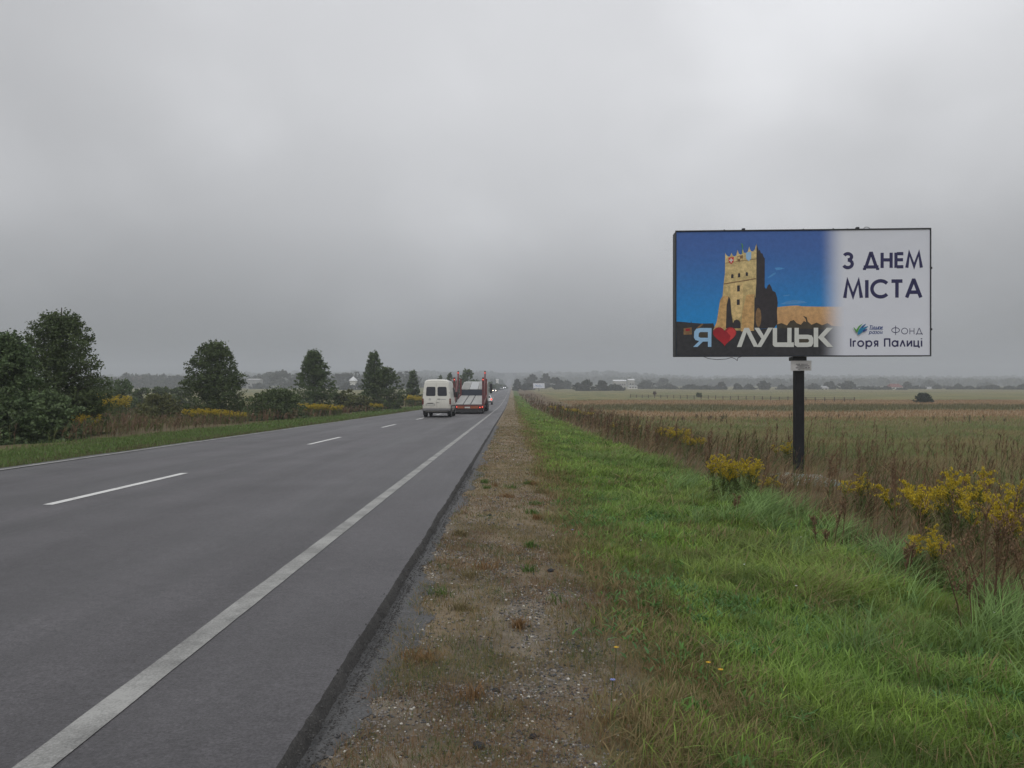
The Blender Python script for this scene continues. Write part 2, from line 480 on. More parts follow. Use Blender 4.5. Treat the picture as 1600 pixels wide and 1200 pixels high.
tag(np_mesh('road', np.concatenate(Vr), Q=Qr, mat=MAT_ASPH, smooth=True),
    'two lane grey asphalt road running straight to the horizon', 'road', kind='structure')
wob_a = (fbm(yr, yr * 0 + 2, 1.2, 3, 5) - .5) * .035 + (fbm(yr, yr * 0 + 4, 14, 5, 3) - .5) * .018
wob_b = (fbm(yr, yr * 0 + 2, 9.0, 8, 4) - .5) * .03
e0 = np.stack([-0.86 + wob_a, yr, road_z(yr) - .006], 1)
e1 = np.stack([-0.848 + wob_a + wob_b, yr, road_z(yr) - .022], 1)
e2 = np.stack([-0.822 + wob_a + wob_b, yr, road_z(yr) - .105], 1)
Qe = np.concatenate([np.stack([k + j*n, k + (j+1)*n, k + (j+1)*n + 1, k + j*n + 1], 1) for j in range(2)])
tag(np_mesh('road_edge', np.concatenate([e0, e1, e2]), Q=Qe, mat=MAT_ASPH_EDGE), 'dark crumbling broken asphalt edge along the right of the road', 'road edge', kind='structure')
ya = np.arange(1.0, 40, .04)
a0 = -0.84 + np.zeros_like(ya)
a1 = -0.655 + (fbm(ya, ya * 0 + 1, 1.0, 6, 5) - .5) * .42 + (fbm(ya, ya * 0, 9, 2, 4) - .5) * .12
a1 = np.maximum(a1, a0 + .01)
Va = np.concatenate([np.stack([a0, ya, gz(a0, ya) + .012], 1), np.stack([(a0 + a1) / 2, ya, gz((a0 + a1) / 2, ya) + .014], 1), np.stack([a1, ya, gz(a1, ya) + .004], 1)])
na = len(ya); ka = np.arange(na - 1)
Qa = np.concatenate([np.stack([ka + j*na, ka + (j+1)*na, ka + (j+1)*na + 1, ka + j*na + 1], 1) for j in range(2)])
tag(np_mesh('shoulder_apron', Va, Q=Qa, mat=MAT_ASPH_OLD, smooth=True), 'strip of older grey asphalt below the broken road edge', 'asphalt strip', kind='structure')
V, Q = strip('l', -1.818, -1.676, yr, .004, MAT_LINE, .012, .012)
tag(np_mesh('road_line', V, Q=Q, mat=MAT_LINE), 'worn white edge line along the right side of the road', 'road marking', kind='structure')
V, Q = strip('l', -9.60, -9.47, yr, .004, MAT_LINE, .02, .02)
tag(np_mesh('road_line', V, Q=Q, mat=MAT_LINE), 'thin white edge line along the far left side of the road', 'road marking', kind='structure')
DV, DQ, off = [], [], 0
for i in range(60):
    y0 = 9.9 + 12.72 * (i - 1)
    yy = np.linspace(y0, y0 + 4.15, 12)
    V, Q = strip('d', -5.895, -5.765, yy, .004, MAT_DASH)
    DV.append(V); DQ.append(Q + off); off += len(V)
tag(np_mesh('road_centre_line', np.concatenate(DV), Q=np.concatenate(DQ), mat=MAT_DASH), 'white dashed centre line painted on the asphalt', 'road marking', kind='structure')
# pale gravel junction far down the road on the right
yy = np.linspace(560, 680, 12)
V = np.concatenate([np.stack([np.full_like(yy, -0.7), yy, gz(np.full_like(yy, -.7), yy) + .03], 1), np.stack([np.full_like(yy, 4.5), yy, gz(np.full_like(yy, 4.5), yy) + .06], 1)])
kk = np.arange(11)
tag(np_mesh('gravel_junction', V, Q=np.stack([kk, kk+12, kk+13, kk+1], 1), mat=M('pale_gravel', (.42, .40, .36), .9)), 'pale gravel side track joining the road far ahead on the right', 'track', kind='structure')

# ------------------------------------------------------------------ blades (grass, stalks, leaves)
def blades(x, y, z, h, wd, az, lean, col, tip=None, face=None, droop=1.7):
    """curved 3-segment blades; returns V, Q, T, colour"""
    n = len(x)
    t = np.array([0, .38, .74, 1.0]); wk = np.array([.8, 1.0, .65, 0])
    if face is None: face = az + math.pi / 2 + rng.normal(0, .7, n)
    hx = np.cos(az); hy = np.sin(az); fx = np.cos(face); fy = np.sin(face)
    V = np.empty((n, 7, 3), np.float32); C = np.empty((n, 7, 3), np.float32)
    tipc = col if tip is None else tip
    for j in range(4):
        o = lean * h * t[j] ** droop
        up = h * t[j] * (1 - .22 * np.clip(lean, 0, 1.6) * t[j])
        cx = x + hx * o; cy = y + hy * o; cz = z + up
        cc = col * (1 - t[j] ** 2) + tipc * t[j] ** 2
        if j < 3:
            ww = wd * wk[j] * .5
            V[:, 2*j] = np.stack([cx - fx*ww, cy - fy*ww, cz], 1); V[:, 2*j+1] = np.stack([cx + fx*ww, cy + fy*ww, cz], 1)
            C[:, 2*j] = cc; C[:, 2*j+1] = cc
        else:
            V[:, 6] = np.stack([cx, cy, cz], 1); C[:, 6] = cc
    b = (np.arange(n) * 7)[:, None]
    Q = np.concatenate([b + np.array([[0, 1, 3, 2]]), b + np.array([[2, 3, 5, 4]])]); T = b + np.array([[4, 5, 6]])
    return V.reshape(-1, 3), Q, T, C.reshape(-1, 3)
class Acc:
    def __init__(s): s.V = []; s.Q = []; s.T = []; s.C = []; s.n = 0
    def add(s, V, Q, T, C):
        s.V.append(V); s.C.append(C)
        if Q is not None: s.Q.append(Q + s.n)
        if T is not None: s.T.append(T + s.n)
        s.n += len(V)
    def build(s, name, mat, parent=None, loc=None):
        return np_mesh(name, np.concatenate(s.V), Q=np.concatenate(s.Q) if s.Q else None, T=np.concatenate(s.T) if s.T else None,
                       mat=mat, parent=parent, col=np.concatenate(s.C), loc=loc)
def scatter(x0, x1, y0, y1, dens, vis=True):
    n = int((x1 - x0) * (y1 - y0) * dens)
    x = rng.uniform(x0, x1, n); y = rng.uniform(y0, y1, n)
    if vis:
        m = np.abs(x) < .70 * y + 1.2
        x = x[m]; y = y[m]
    return x, y
WIND = 0.25  # direction the blades lean (towards +x)

# --- green verge grass on the right
A = Acc()
for (y0, y1, dens, wid, hm) in ((1.9, 4.5, 5200, .0042, 1), (4.5, 8, 3400, .0055, 1), (8, 14, 1700, .008, 1), (14, 26, 720, .013, 1), (26, 50, 260, .022, 1.05), (50, 110, 75, .045, 1.15), (110, 260, 14, .11, 1.2)):
    x, y = scatter(.35, 5.2, y0, y1, dens)
    n1 = fbm(x, y, 1.1, 1, 5); n2 = fbm(x, y, 5.0, 2, 4); cl = fbm(x, y, .8, 21, 4); cl2 = fbm(x, y, 2.4, 22, 3)
    xj = x + (n1 - .5) * 1.1 + (n2 - .5) * .35
    e = xw(y)
    p = sstep(.3, 1.0, xj) * (1 - sstep(-.1, .7, xj - e)) * (.35 + .65 * sstep(.3, .55, cl2))
    m = rng.random(len(x)) < p
    x, y, cl, cl2, xj = x[m], y[m], cl[m], cl2[m], xj[m]
    n = len(x)
    tall = sstep(.42, .66, cl) * sstep(.9, 2.2, x)
    h = (.045 + .075 * rng.random(n) ** 1.5 + .20 * tall * rng.random(n) ** 1.5 + .04 * sstep(1.2, 3.5, x)) * hm * (.55 + .9 * cl2)
    az = WIND + rng.normal(0, 1.5, n) + (fbm(x, y, 1.7, 23, 3) - .5) * 5; lean = np.abs(rng.normal(.75, .55, n)) + .3 * tall
    g = mixc((.125, .215, .032), (.225, .315, .064), np.clip(rng.random(n) * .6 + 1.1 * (cl - .3), 0, 1)) * (.65 + .7 * rng.random((n, 1)))
    g2 = mixc((.085, .190, .046), (.145, .275, .074), rng.random(n))
    pat = sstep(.34, .64, fbm(x, y, 2.9, 33, 4)); g = g * (.55 + .58 * pat)[:, None]; oliv = sstep(.52, .64, fbm(x, y, .9, 35, 3)); g = g * (1 - .30 * oliv[:, None]) + np.array([[.15, .165, .05]]) * .30 * oliv[:, None]
    blu = sstep(.5, .62, fbm(x, y, .5, 31, 3))
    g = g * (1 - blu[:, None] * .3) + g2 * blu[:, None] * .3
    dryp = (rng.random(n) < (.05 + .8 * (1 - sstep(.55, 1.10 + .16 * np.clip(7 - y, 0, 3), xj)) + .2 * sstep(.55, .7, cl2)))
    dc = mixc((.27, .20, .10), (.19, .165, .07), rng.random(n))
    col = np.where(dryp[:, None], dc, g)
    A.add(*blades(x, y, gz(x, y) - .005, h, wid * (0.55 + .7 * rng.random(n) + 1.3 * (rng.random(n) < .09)), az, lean, col, tip=col * 1.15))
# long arching pale tufts towards the ditch
for i in range(85):
    cy = rng.uniform(3.2, 16); cx = xw(cy) - abs(rng.normal(0, .75)) + .25
    if cx < 1.3 or cx > .7 * cy + .6: continue
    k = int(rng.integers(25, 60))
    x = cx + rng.normal(0, .07, k); y = cy + rng.normal(0, .07, k)
    base = np.array([.135, .215, .065]) * rng.uniform(.85, 1.35)
    col = base[None, :] * (0.8 + .5 * rng.random((k, 1)))
    A.add(*blades(x, y, gz(x, y), rng.uniform(.22, .48, k), np.full(k, .005 + .0004 * cy), WIND + rng.normal(0, 1.0, k), rng.uniform(.4, 1.5, k), col, tip=col * 1.2, droop=2.0))
tag(A.build('verge_grass', MAT_GRASS), 'lush green grass on the verge between the gravel shoulder and the weeds', 'grass', kind='stuff')

# broad low leaves (clover, plantain, dandelion) through the verge
A = Acc()
cx, cy = scatter(.6, 4.6, 1.9, 13, 34)
keep = rng.random(len(cx)) < .55 * sstep(.45, .6, fbm(cx, cy, .9, 41, 3)) + .12
cx, cy = cx[keep], cy[keep]
for x0, y0 in zip(cx, cy):
    k = int(rng.integers(16, 44)); sp = rng.uniform(.03, .12)
    x = x0 + rng.normal(0, sp, k); y = y0 + rng.normal(0, sp, k)
    col = np.array([.090, .190, .045])[None, :] * (0.75 + .7 * rng.random((k, 1))) * np.array([[1, 1, rng.uniform(.8, 1.5)]])
    A.add(*blades(x, y, gz(x, y) + rng.uniform(0, .05, k), rng.uniform(.02, .055, k), rng.uniform(.008, .019, k), rng.uniform(0, 6.28, k), rng.uniform(.6, 1.6, k), col))
tag(A.build('verge_clover', MAT_GRASS), 'low broad leaved clover and plantain growing through the green verge', 'ground cover', kind='stuff')

# --- thin dry grass on the shoulder
A = Acc()
for (y0, y1, dens, wid) in ((1.9, 4.5, 8200, .0020), (4.5, 9, 4200, .0030), (9, 18, 1300, .005), (18, 40, 340, .011), (40, 90, 40, .03), (90, 220, 8, .08)):
    x, y = scatter(-.72, 1.5, y0, y1, dens)
    n1 = fbm(x, y, 1.1, 1, 5); n5 = fbm(x, y, 3.0, 51, 4)
    p = np.clip(.34 + sstep(.40, .56, n5) * .85 + sstep(.1, .8, x) * .5 + sstep(4, 12, y) * .6, 0, 1) * (1 - .75 * sstep(.8, 1.5, x)) * sstep(-.85, -.6, x + (n5 - .5) * .3)
    m = rng.random(len(x)) < p
    x, y, n5 = x[m], y[m], n5[m]; n = len(x)
    grn = (rng.random(n) < .22) | ((n5 > .66) & (rng.random(n) < .5))
    rust = vnoise(x, y, 1.3, 61) > .62
    col = np.where(grn[:, None], mixc((.085, .115, .038), (.12, .135, .05), rng.random(n)), mixc((.26, .19, .10), (.20, .155, .075), rng.random(n)))
    col = np.where((rust & ~grn)[:, None], mixc((.21, .130, .068), (.17, .108, .056), rng.random(n)), col)
    h = rng.uniform(.012, .055, n) * (1 + 1.6 * sstep(.2, .9, x) * rng.random(n)) * (.5 + n5)
    A.add(*blades(x, y, gz(x, y) - .003, h, wid * (.7 + .7 * rng.random(n)), rng.uniform(0, 6.28, n), np.abs(rng.normal(.8, .7, n)), col))
for i in range(28):
    cy = rng.uniform(2.2, 14); cx = rng.uniform(-.55, .5); k = int(rng.integers(40, 120))
    sp = rng.uniform(.02, .06)
    x = cx + rng.normal(0, sp, k); y = cy + rng.normal(0, sp, k)
    kind = rng.random()
    base = np.array([.08, .135, .035]) if kind < .35 else np.array([.17, .14, .07]) if kind < .75 else np.array([.2, .12, .055])
    A.add(*blades(x, y, gz(x, y) - .003, rng.uniform(.04, .10, k), np.full(k, .0028 + .0004 * cy), rng.uniform(0, 6.28, k), rng.uniform(.2, 1.1, k), base[None, :] * (.75 + .55 * rng.random((k, 1)))))
tag(A.build('dry_grass', MAT_DRY), 'thin dry straw coloured grass on the gravel shoulder', 'dry grass', kind='stuff')

# --- gravel: pebbles and crumbs of asphalt on the shoulder
def ico(sub=1):
    bm = bmesh.new(); bmesh.ops.create_icosphere(bm, subdivisions=sub, radius=1)
    bm.verts.ensure_lookup_table()
    V = np.array([v.co for v in bm.verts]); T = np.array([[v.index for v in f.verts] for f in bm.faces]); bm.free()
    return V, T
IV, IT = ico(1)
A = Acc()
for (y0, y1, dens, s0, s1) in ((1.9, 4.0, 8500, .0016, .0085), (4.0, 8, 4200, .0026, .011), (8, 16, 260, .007, .017), (16, 40, 50, .012, .025)):
    x, y = scatter(-.80, .75, y0, y1, dens)
    nn = fbm(x, y, 2.6, 71, 4)
    p = (.18 + .82 * sstep(.46, .6, nn)) * (1 - sstep(.25, .75, x)) + .5 * (1 - sstep(-.72, -.5, x)) * sstep(-.85, -.7, x)
    m = rng.random(len(x)) < p
    x, y = x[m], y[m]; n = len(x)
    s = rng.uniform(0, 1, n) ** 2.6 * (s1 - s0) + s0
    sc = s[:, None] * np.stack([rng.uniform(.7, 1.4, n), rng.uniform(.7, 1.4, n), rng.uniform(.4, .8, n)], 1)
    P = IV[None, :, :] * (1 + rng.normal(0, .14, (n, len(IV), 1))) * sc[:, None, :]
    P[:, :, 0] += x[:, None]; P[:, :, 1] += y[:, None]; P[:, :, 2] += (gz(x, y) + s * .25)[:, None]
    tone = rng.random(n)
    col = np.where((tone < .06)[:, None], mixc((.44, .42, .37), (.56, .54, .49), rng.random(n)), np.where((tone < .6)[:, None], mixc((.16, .15, .14), (.25, .23, .21), rng.random(n)), mixc((.045, .046, .05), (.09, .09, .095), rng.random(n))))
    C = np.repeat(col[:, None, :], len(IV), 1)
    T = (np.arange(n) * len(IV))[:, None, None] + IT[None]
    A.add(P.reshape(-1, 3), None, T.reshape(-1, 3), C.reshape(-1, 3))
for (y0, y1, dens, s0, s1) in ((1.9, 6, 900, .002, .006), (6, 16, 260, .003, .008)):
    n = int((y1 - y0) * dens); y = rng.uniform(y0, y1, n); x = -.80 + rng.normal(.015, .03, n)
    s = rng.uniform(0, 1, n) ** 2 * (s1 - s0) + s0
    P = IV[None] * (1 + rng.normal(0, .16, (n, len(IV), 1))) * (s[:, None] * np.stack([rng.uniform(.7, 1.4, n), rng.uniform(.7, 1.4, n), rng.uniform(.4, .8, n)], 1))[:, None, :]
    zz = np.where(x < -.84, road_z(y) - .004, np.where(x < -.785, road_z(y) - .012 - (x + .84) * 1.5, gz(x, y) + .012))
    P[:, :, 0] += x[:, None]; P[:, :, 1] += y[:, None]; P[:, :, 2] += (zz + s * .2)[:, None]
    C = np.repeat((mixc((.035, .034, .034), (.085, .083, .08), rng.random(n)))[:, None, :], len(IV), 1)
    A.add(P.reshape(-1, 3), None, ((np.arange(n) * len(IV))[:, None, None] + IT[None]).reshape(-1, 3), C.reshape(-1, 3))
tag(A.build('gravel', MAT_STONE), 'grey and white gravel and crumbs of asphalt along the shoulder', 'gravel', kind='stuff')

MAT_LUMP = M('asphalt_lump', (.035, .036, .04), .8, .3, var=.4, scale=40, bump=1, bscale=90)
MAT_PALE = M('pale_stone', (.40, .38, .33), .8, .3, var=.2, scale=30, bump=.6, bscale=60)
def lump(x, y, s, flat, mat, label, name, cat, grp):
    V2, T2 = ico(2)
    V = V2 * (1 + .28 * (rng.random((len(V2), 1)) - .5)) * np.array([s, s * rng.uniform(.6, .9), s * flat])
    a = rng.uniform(0, 3); c, d = math.cos(a), math.sin(a)
    V = np.stack([V[:, 0]*c - V[:, 1]*d, V[:, 0]*d + V[:, 1]*c, V[:, 2]], 1)
    tag(np_mesh(name, V, T=T2, mat=mat, loc=(x, y, gz1(x, y) + s * flat * .4)), label, cat, grp)
def sh_at(px, py):
    """point of the shoulder seen at this pixel (found along the ray)"""
    Y = 3.0
    for _ in range(40):
        X = X_at(px, Y); Y = max(1.5, (EYE - gz1(X, Y)) * F / (py - 600.0))
    return X_at(px, Y), Y
for px, py, s, lab in ((765, 806, .035, 'black asphalt lump farthest along the shoulder'), (775, 1081, .025, 'black asphalt lump beside the pale stones on the near shoulder'), (748, 1168, .032, 'largest dark asphalt lump at the near end of the shoulder'),
                       (596, 1033, .026, 'black asphalt lump just beside the broken road edge'), (833, 1152, .022, 'dark asphalt lump nearest the green verge at the bottom'), (860, 893, .035, 'dark flat asphalt lump by the verge in mid shoulder')):
    x, y = sh_at(px, py); lump(x, y, s, .5, MAT_LUMP, lab, 'asphalt_lump', 'lump', 'lumps of broken asphalt on the shoulder')

# ------------------------------------------------------------------ dry weeds (stuff) right and left
def weed_field(A, x, y, hmin, hmax, thick, cols, twigs=16, seed=1.0):
    n = len(x); z = gz(x, y)
    h = rng.uniform(hmin, hmax, n) * (.65 + .6 * fbm(x, y, .35, 81, 3))
    ci = rng.integers(0, len(cols), n); base = np.asarray(cols)[ci] * (.75 + .5 * rng.random((n, 1)))
    az = WIND + rng.normal(0, .9, n); lean = np.abs(rng.normal(.15, .15, n))
    A.add(*blades(x, y, z, h, thick, az, lean, base * .85))
    X = np.repeat(x, twigs); Y = np.repeat(y, twigs); Z = np.repeat(z, twigs); H = np.repeat(h, twigs); AZ = np.repeat(az, twigs); L = np.repeat(lean, twigs); TH = np.repeat(thick, twigs)
    t = rng.uniform(.25, 1.0, n * twigs)
    o = L * H * t ** 1.7
    bx = X + np.cos(AZ) * o; by = Y + np.sin(AZ) * o; bz = Z + H * t * (1 - .22 * L * t)
    ln = rng.uniform(.08, .24, n * twigs) * seed * (1.15 - .5 * t)
    col = np.repeat(base, twigs, 0) * (.8 + .55 * rng.random((n * twigs, 1)))
    A.add(*blades(bx, by, bz, ln, TH * rng.uniform(.8, 1.8, n * twigs), WIND * .5 + rng.normal(0, 1.6, n * twigs), rng.uniform(.3, 1.3, n * twigs), col))
RUST = [(.150, .086, .048), (.175, .112, .062), (.125, .078, .048), (.215, .155, .088), (.115, .110, .044), (.155, .094, .055), (.09, .115, .04)]
A = Acc()
for (y0, y1, dens, th, x1) in ((4.5, 10, 19, .0042, 8.5), (10, 18, 14, .006, 12), (18, 30, 4, .009, 21), (30, 60, 3.2, .015, 9.5), (60, 120, 1.6, .03, 12), (120, 300, .35, .09, 9)):
    x, y = scatter(2.4, x1, y0, y1, dens)
    cl = fbm(x, y, .45, 83, 3)
    p = sstep(-.25, .5, x - xw(y) + (cl - .5) * 1.2) * (1 - sstep(x1 - 3.5, x1, x + (cl - .5) * 4)) * (.35 + .65 * sstep(.35, .55, cl))
    m = rng.random(len(x)) < p; x, y = x[m], y[m]
    # keep the billboard foot readable
    m = ~((np.abs(x / y * F - 462) < 62) & (y > 11.5) & (y < 20.2) & (rng.random(len(x)) < .45)); x, y = x[m], y[m]
    weed_field(A, x, y, .40, .92 if y0 < 60 else .8, np.full(len(x), th), RUST)
for (y0, y1, dens, th) in ((9, 18, 5, .006), (18, 48, 3.2, .012), (48, 130, .9, .03)):
    x, y = scatter(2.4, 8.5, y0, y1, dens); cl = fbm(x, y, .3, 93, 3); e = x - xw(y)
    m = rng.random(len(x)) < sstep(.1, .7, e) * (1 - sstep(1.6, 3.4, e)) * sstep(.40, .56, cl); x, y = x[m], y[m]
    m = ~((np.abs(x / y * F - 462) < 62) & (y < 20.2)); x, y = x[m], y[m]
    weed_field(A, x, y, .75, 1.2, np.full(len(x), th), [(.11, .066, .040), (.13, .078, .045), (.095, .085, .038), (.085, .10, .036), (.12, .085, .05)], twigs=26, seed=1.1)
# scattered dark dead weeds along the meadow's far edge
x, y = scatter(10, 60, 62, 70, .5); cl = fbm(x, y, .12, 85, 3); m = cl > .54; x, y = x[m], y[m]
weed_field(A, x, y, .3, .8, np.full(len(x), .022), [(.11, .08, .055), (.13, .10, .065), (.09, .09, .05)], twigs=20, seed=1.6)
x, y = scatter(7, 40, 20, 55, .3); m = fbm(x, y, .2, 86, 3) > .58; x, y = x[m], y[m]
weed_field(A, x, y, .6, 1.2, np.full(len(x), .02), RUST, twigs=12, seed=1.3)
tag(A.build('dry_weeds', MAT_DRY), 'rust brown dead weeds in a thick band right of the green verge', 'weeds', kind='stuff')
# straw grass lying over in the weeds
A = Acc()
for (y0, y1, dens, wid, x1) in ((4.5, 10, 420, .005, 7.5), (10, 20, 230, .008, 10), (20, 40, 60, .016, 11), (40, 90, 14, .035, 11)):
    x, y = scatter(3.0, x1, y0, y1, dens); cl = fbm(x, y, .6, 87, 3)
    m = rng.random(len(x)) < sstep(-.4, .5, x - xw(y)) * (.25 + .75 * sstep(.4, .6, cl)); x, y, cl = x[m], y[m], cl[m]
    m = ~((np.abs(x / y * F - 462) < 55) & (y > 13) & (y < 20) & (rng.random(len(x)) < .5)); x, y, cl = x[m], y[m], cl[m]; n = len(x)
    col = mixc((.24, .175, .095), (.15, .105, .06), rng.random(n)); g = rng.random(n) < .3
    col = np.where(g[:, None], mixc((.06, .10, .03), (.09, .12, .04), rng.random(n)), col)
    A.add(*blades(x, y, gz(x, y), rng.uniform(.2, .6, n), wid * (.7 + .6 * rng.random(n)), WIND + rng.normal(0, .6, n), rng.uniform(.5, 1.4, n), col))
tag(A.build('straw_grass', MAT_DRY), 'long straw coloured grass leaning over among the dead weeds', 'dry grass', kind='stuff')

# --- meadow and crop bands on the right, left verge and weeds
A = Acc()
for (y0, y1, dens, wid, hh) in ((11, 20, 280, .006, .19), (20, 35, 150, .010, .19), (35, 55, 60, .02, .20), (55, 78, 22, .035, .22)):
    x, y = scatter(7.5, min(.72 * y1 + 2, 58), y0, y1, dens); cl = fbm(x, y, .3, 4, 4); c2 = fbm(x, y, .9, 88, 3)
    m = rng.random(len(x)) < sstep(7.5, 11, x + (cl - .5) * 5); x, y, cl, c2 = x[m], y[m], cl[m], c2[m]; n = len(x)
    col = mixc((.150, .195, .060), (.240, .205, .090), sstep(.35, .65, cl + rng.normal(0, .15, n))); rr = rng.random(n) < .15
    col = np.where(rr[:, None], mixc((.12, .08, .045), (.16, .11, .06), rng.random(n)), col)
    A.add(*blades(x, y, gz(x, y), hh * rng.uniform(.5, 1.4, n), wid * (.7 + .6 * rng.random(n)), WIND + rng.normal(0, .9, n), rng.uniform(.2, 1.0, n), col))
tag(A.build('meadow_grass', MAT_GRASS), 'green and brown meadow grass behind the large billboard', 'meadow', kind='stuff')
A = Acc()
x, y = scatter(10, 110, 66, 178, 5.0); yy = y + (fbm(x, y, .3, 4, 4) - .5) * 7 + (fbm(x, y, .05, 3, 4) - .5) * 30 - .05 * x
n = len(x); r = rng.random((n, 1))
tanc = np.array([[.265, .178, .095]]) * (.75 + .5 * r); bandc = np.array([[.120, .112, .052]]) * (.7 + .6 * r)
isb = (yy > 99) & (yy < 127)
col = np.where(isb[:, None], bandc, tanc)
col = np.where((yy > 172)[:, None], np.array([[.20, .178, .08]]) * (.7 + .6 * r), col)
h = np.where(isb, rng.uniform(.25, .55, n), rng.uniform(.15, .35, n))
A.add(*blades(x, y, gz(x, y), h, rng.uniform(.035, .08, n), WIND + rng.normal(0, .9, n), rng.uniform(.1, .7, n), col))
tag(A.build('crop_stubble', MAT_DRY), 'bands of tan stubble and olive crop across the right hand fields', 'crops', kind='stuff')
A = Acc()
for (y0, y1, dens, wid, hh) in ((8, 20, 320, .010, .10), (20, 36, 210, .016, .12), (36, 70, 70, .03, .14), (70, 150, 16, .07, .18), (150, 320, 3, .16, .2)):
    x, y = scatter(-17, -9.6, y0, y1, dens); n1 = fbm(x, y, 1.1, 1, 5); xj = x + (n1 - .5) * 1.1
    m = rng.random(len(x)) < sstep(-9.7, -10.5, xj) * (1 - sstep(-14, -16, xj)); x, y, xj = x[m], y[m], xj[m]; n = len(x)
    col = mixc((.085, .155, .034), (.145, .195, .056), rng.random(n)); d = rng.random(n) < .12 + .5 * (1 - sstep(-10.2, -11.6, xj))
    col = np.where(d[:, None], mixc((.13, .10, .055), (.10, .095, .045), rng.random(n)), col)
    A.add(*blades(x, y, gz(x, y), hh * rng.uniform(.5, 1.3, n), wid * (.7 + .6 * rng.random(n)), rng.uniform(0, 6.28, n), rng.uniform(.2, .9, n), col))
tag(A.build('verge_grass', MAT_GRASS), 'mown green grass strip beyond the left edge of the road', 'grass', kind='stuff')
A = Acc()
for (x0, x1, y0, y1, dens, th) in ((-30, -13.5, 24, 45, 6.0, .012), (-42, -14, 45, 75, 2.8, .022), (-50, -14, 75, 120, 1.0, .045), (-34, -13, 120, 260, .3, .11)):
    x, y = scatter(x0, x1, y0, y1, dens); cl = fbm(x, y, .25, 84, 3)
    m = rng.random(len(x)) < sstep(-13.4, -15.6, x + (cl - .5) * 2.5) * (.5 + .5 * sstep(.35, .55, cl)) * (.15 + .85 * sstep(60, 130, 800 + x / y * F)); x, y = x[m], y[m]
    weed_field(A, x, y, .4, .85, np.full(len(x), th), [(.175, .112, .074), (.16, .104, .066), (.20, .138, .086), (.12, .12, .05), (.10, .125, .044), (.15, .10, .066)], twigs=14, seed=1.2)
tag(A.build('dry_weeds', MAT_DRY), 'brown dead weeds between the trees left of the road', 'weeds', kind='stuff')

# ------------------------------------------------------------------ goldenrod and other single plants
def goldenrod_mesh(stems, H, spread, seedv):
    r = np.random.default_rng(seedv)
    st, lf, fl = Acc(), Acc(), Acc()
    for s in range(stems):
        az = r.uniform(0, 6.28) * .6 + WIND * .4; x0 = r.normal(0, spread * .35); y0 = r.normal(0, spread * .35)
        h = H * r.uniform(.72, 1.05); ln = r.uniform(.12, .42)
        one = lambda v: np.array([v])
        st.add(*blades(one(x0), one(y0), one(-.05), one(h), one(.012), one(az), one(ln), np.array([[.075, .085, .035]])))
        def P(t):
            o = ln * h * t ** 1.7
            return x0 + np.cos(az) * o, y0 + np.sin(az) * o, -.05 + h * t * (1 - .22 * ln * t)
        k = 110; t = r.uniform(.10, .84, k); bx, by, bz = P(t); bx = bx + r.normal(0, .03, k); by = by + r.normal(0, .03, k)
        lc = mixc((.080, .135, .035), (.15, .17, .045), r.random(k))
        lf.add(*blades(bx, by, bz, r.uniform(.05, .11, k), r.uniform(.010, .018, k), r.uniform(0, 6.28, k), r.uniform(.8, 1.8, k), lc))
        # plume: arching side branches carrying many tiny yellow heads
        for b in range(13):
            tb = r.uniform(.66, 1.0); bx, by, bz = P(tb); a2 = r.uniform(0, 6.28); L = r.uniform(.10, .24) * (1.25 - tb * .55) * H
            k = 44; u = r.uniform(.1, 1, k)
            cx = bx + np.cos(a2) * L * u + r.normal(0, .009, k); cy = by + np.sin(a2) * L * u + r.normal(0, .009, k); cz = bz + L * .75 * np.sin(u * 2.0) + r.normal(0, .009, k)
            yc = mixc((.50, .37, .022), (.62, .48, .05), r.random(k)); old = r.random(k) < .24
            yc = np.where(old[:, None], mixc((.27, .22, .04), (.22, .22, .05), r.random(k)), yc)
            fl.add(*blades(cx, cy, cz, r.uniform(.012, .03, k), r.uniform(.008, .016, k), r.uniform(0, 6.28, k), r.uniform(.2, 1.5, k), yc))
    return st, lf, fl
_gold = {}
def goldenrod(x, y, H, label, var=0, group=None, rz=0.0, wide=1.0, flat=0):
    t = empty('goldenrod', (x, y, gz1(x, y)), (0, 0, rz))
    if var not in _gold:
        st, lf, fl = goldenrod_mesh((9, 20, 7)[var % 3], 1.0, (.45, .7, .35)[var % 3], 100 + var)
        os_ = [st.build('stem', MAT_DRY, t), lf.build('leaf', MAT_GRASS, t), fl.build('flower', MAT_PETAL, t)]
        _gold[var] = os_
    else:
        for o in _gold[var]:
            c = o.copy(); COL.objects.link(c); c.parent = t
    t.scale = (H * wide, H * wide, H)
    return tag(t, label, 'flowering plant', group)
G1 = 'goldenrod in flower right of the road'
GL = 'goldenrod in flower left of the road'
def gr(px, pytop, Y, label, var, group, wide=1.0):
    x = X_at(px, Y); H = max(.35, Z_at(pytop, Y) - gz1(x, Y))
    return goldenrod(x, Y, H, label, var, group, rng.uniform(0, 6.28) * 0 + rng.uniform(-.5, .5), wide)
gr(1153, 712, 13.6, 'round bright yellow goldenrod left of the billboard post', 1, G1, .85)
gr(1197, 744, 14.5, 'low orange yellow goldenrod just left of the billboard foot', 2, G1, 1.2)
gr(1345, 742, 12.5, 'low sprawling goldenrod right of the billboard foot', 2, G1, 1.1)
gr(1468, 732, 9.6, 'tall wind blown goldenrod, the left half of the big pair', 0, G1, .85)
gr(1512, 730, 9.9, 'tall wind blown goldenrod, the right half of the big pair', 0, G1, .85)
gr(1566, 752, 8.4, 'yellow goldenrod behind the dead dock stalks', 2, G1, .8)
gr(1606, 760, 8.2, 'goldenrod cut by the right edge of the view', 0, G1, .8)
gr(1457, 826, 7.6, 'small low goldenrod under the big wind blown pair', 2, G1, .9)
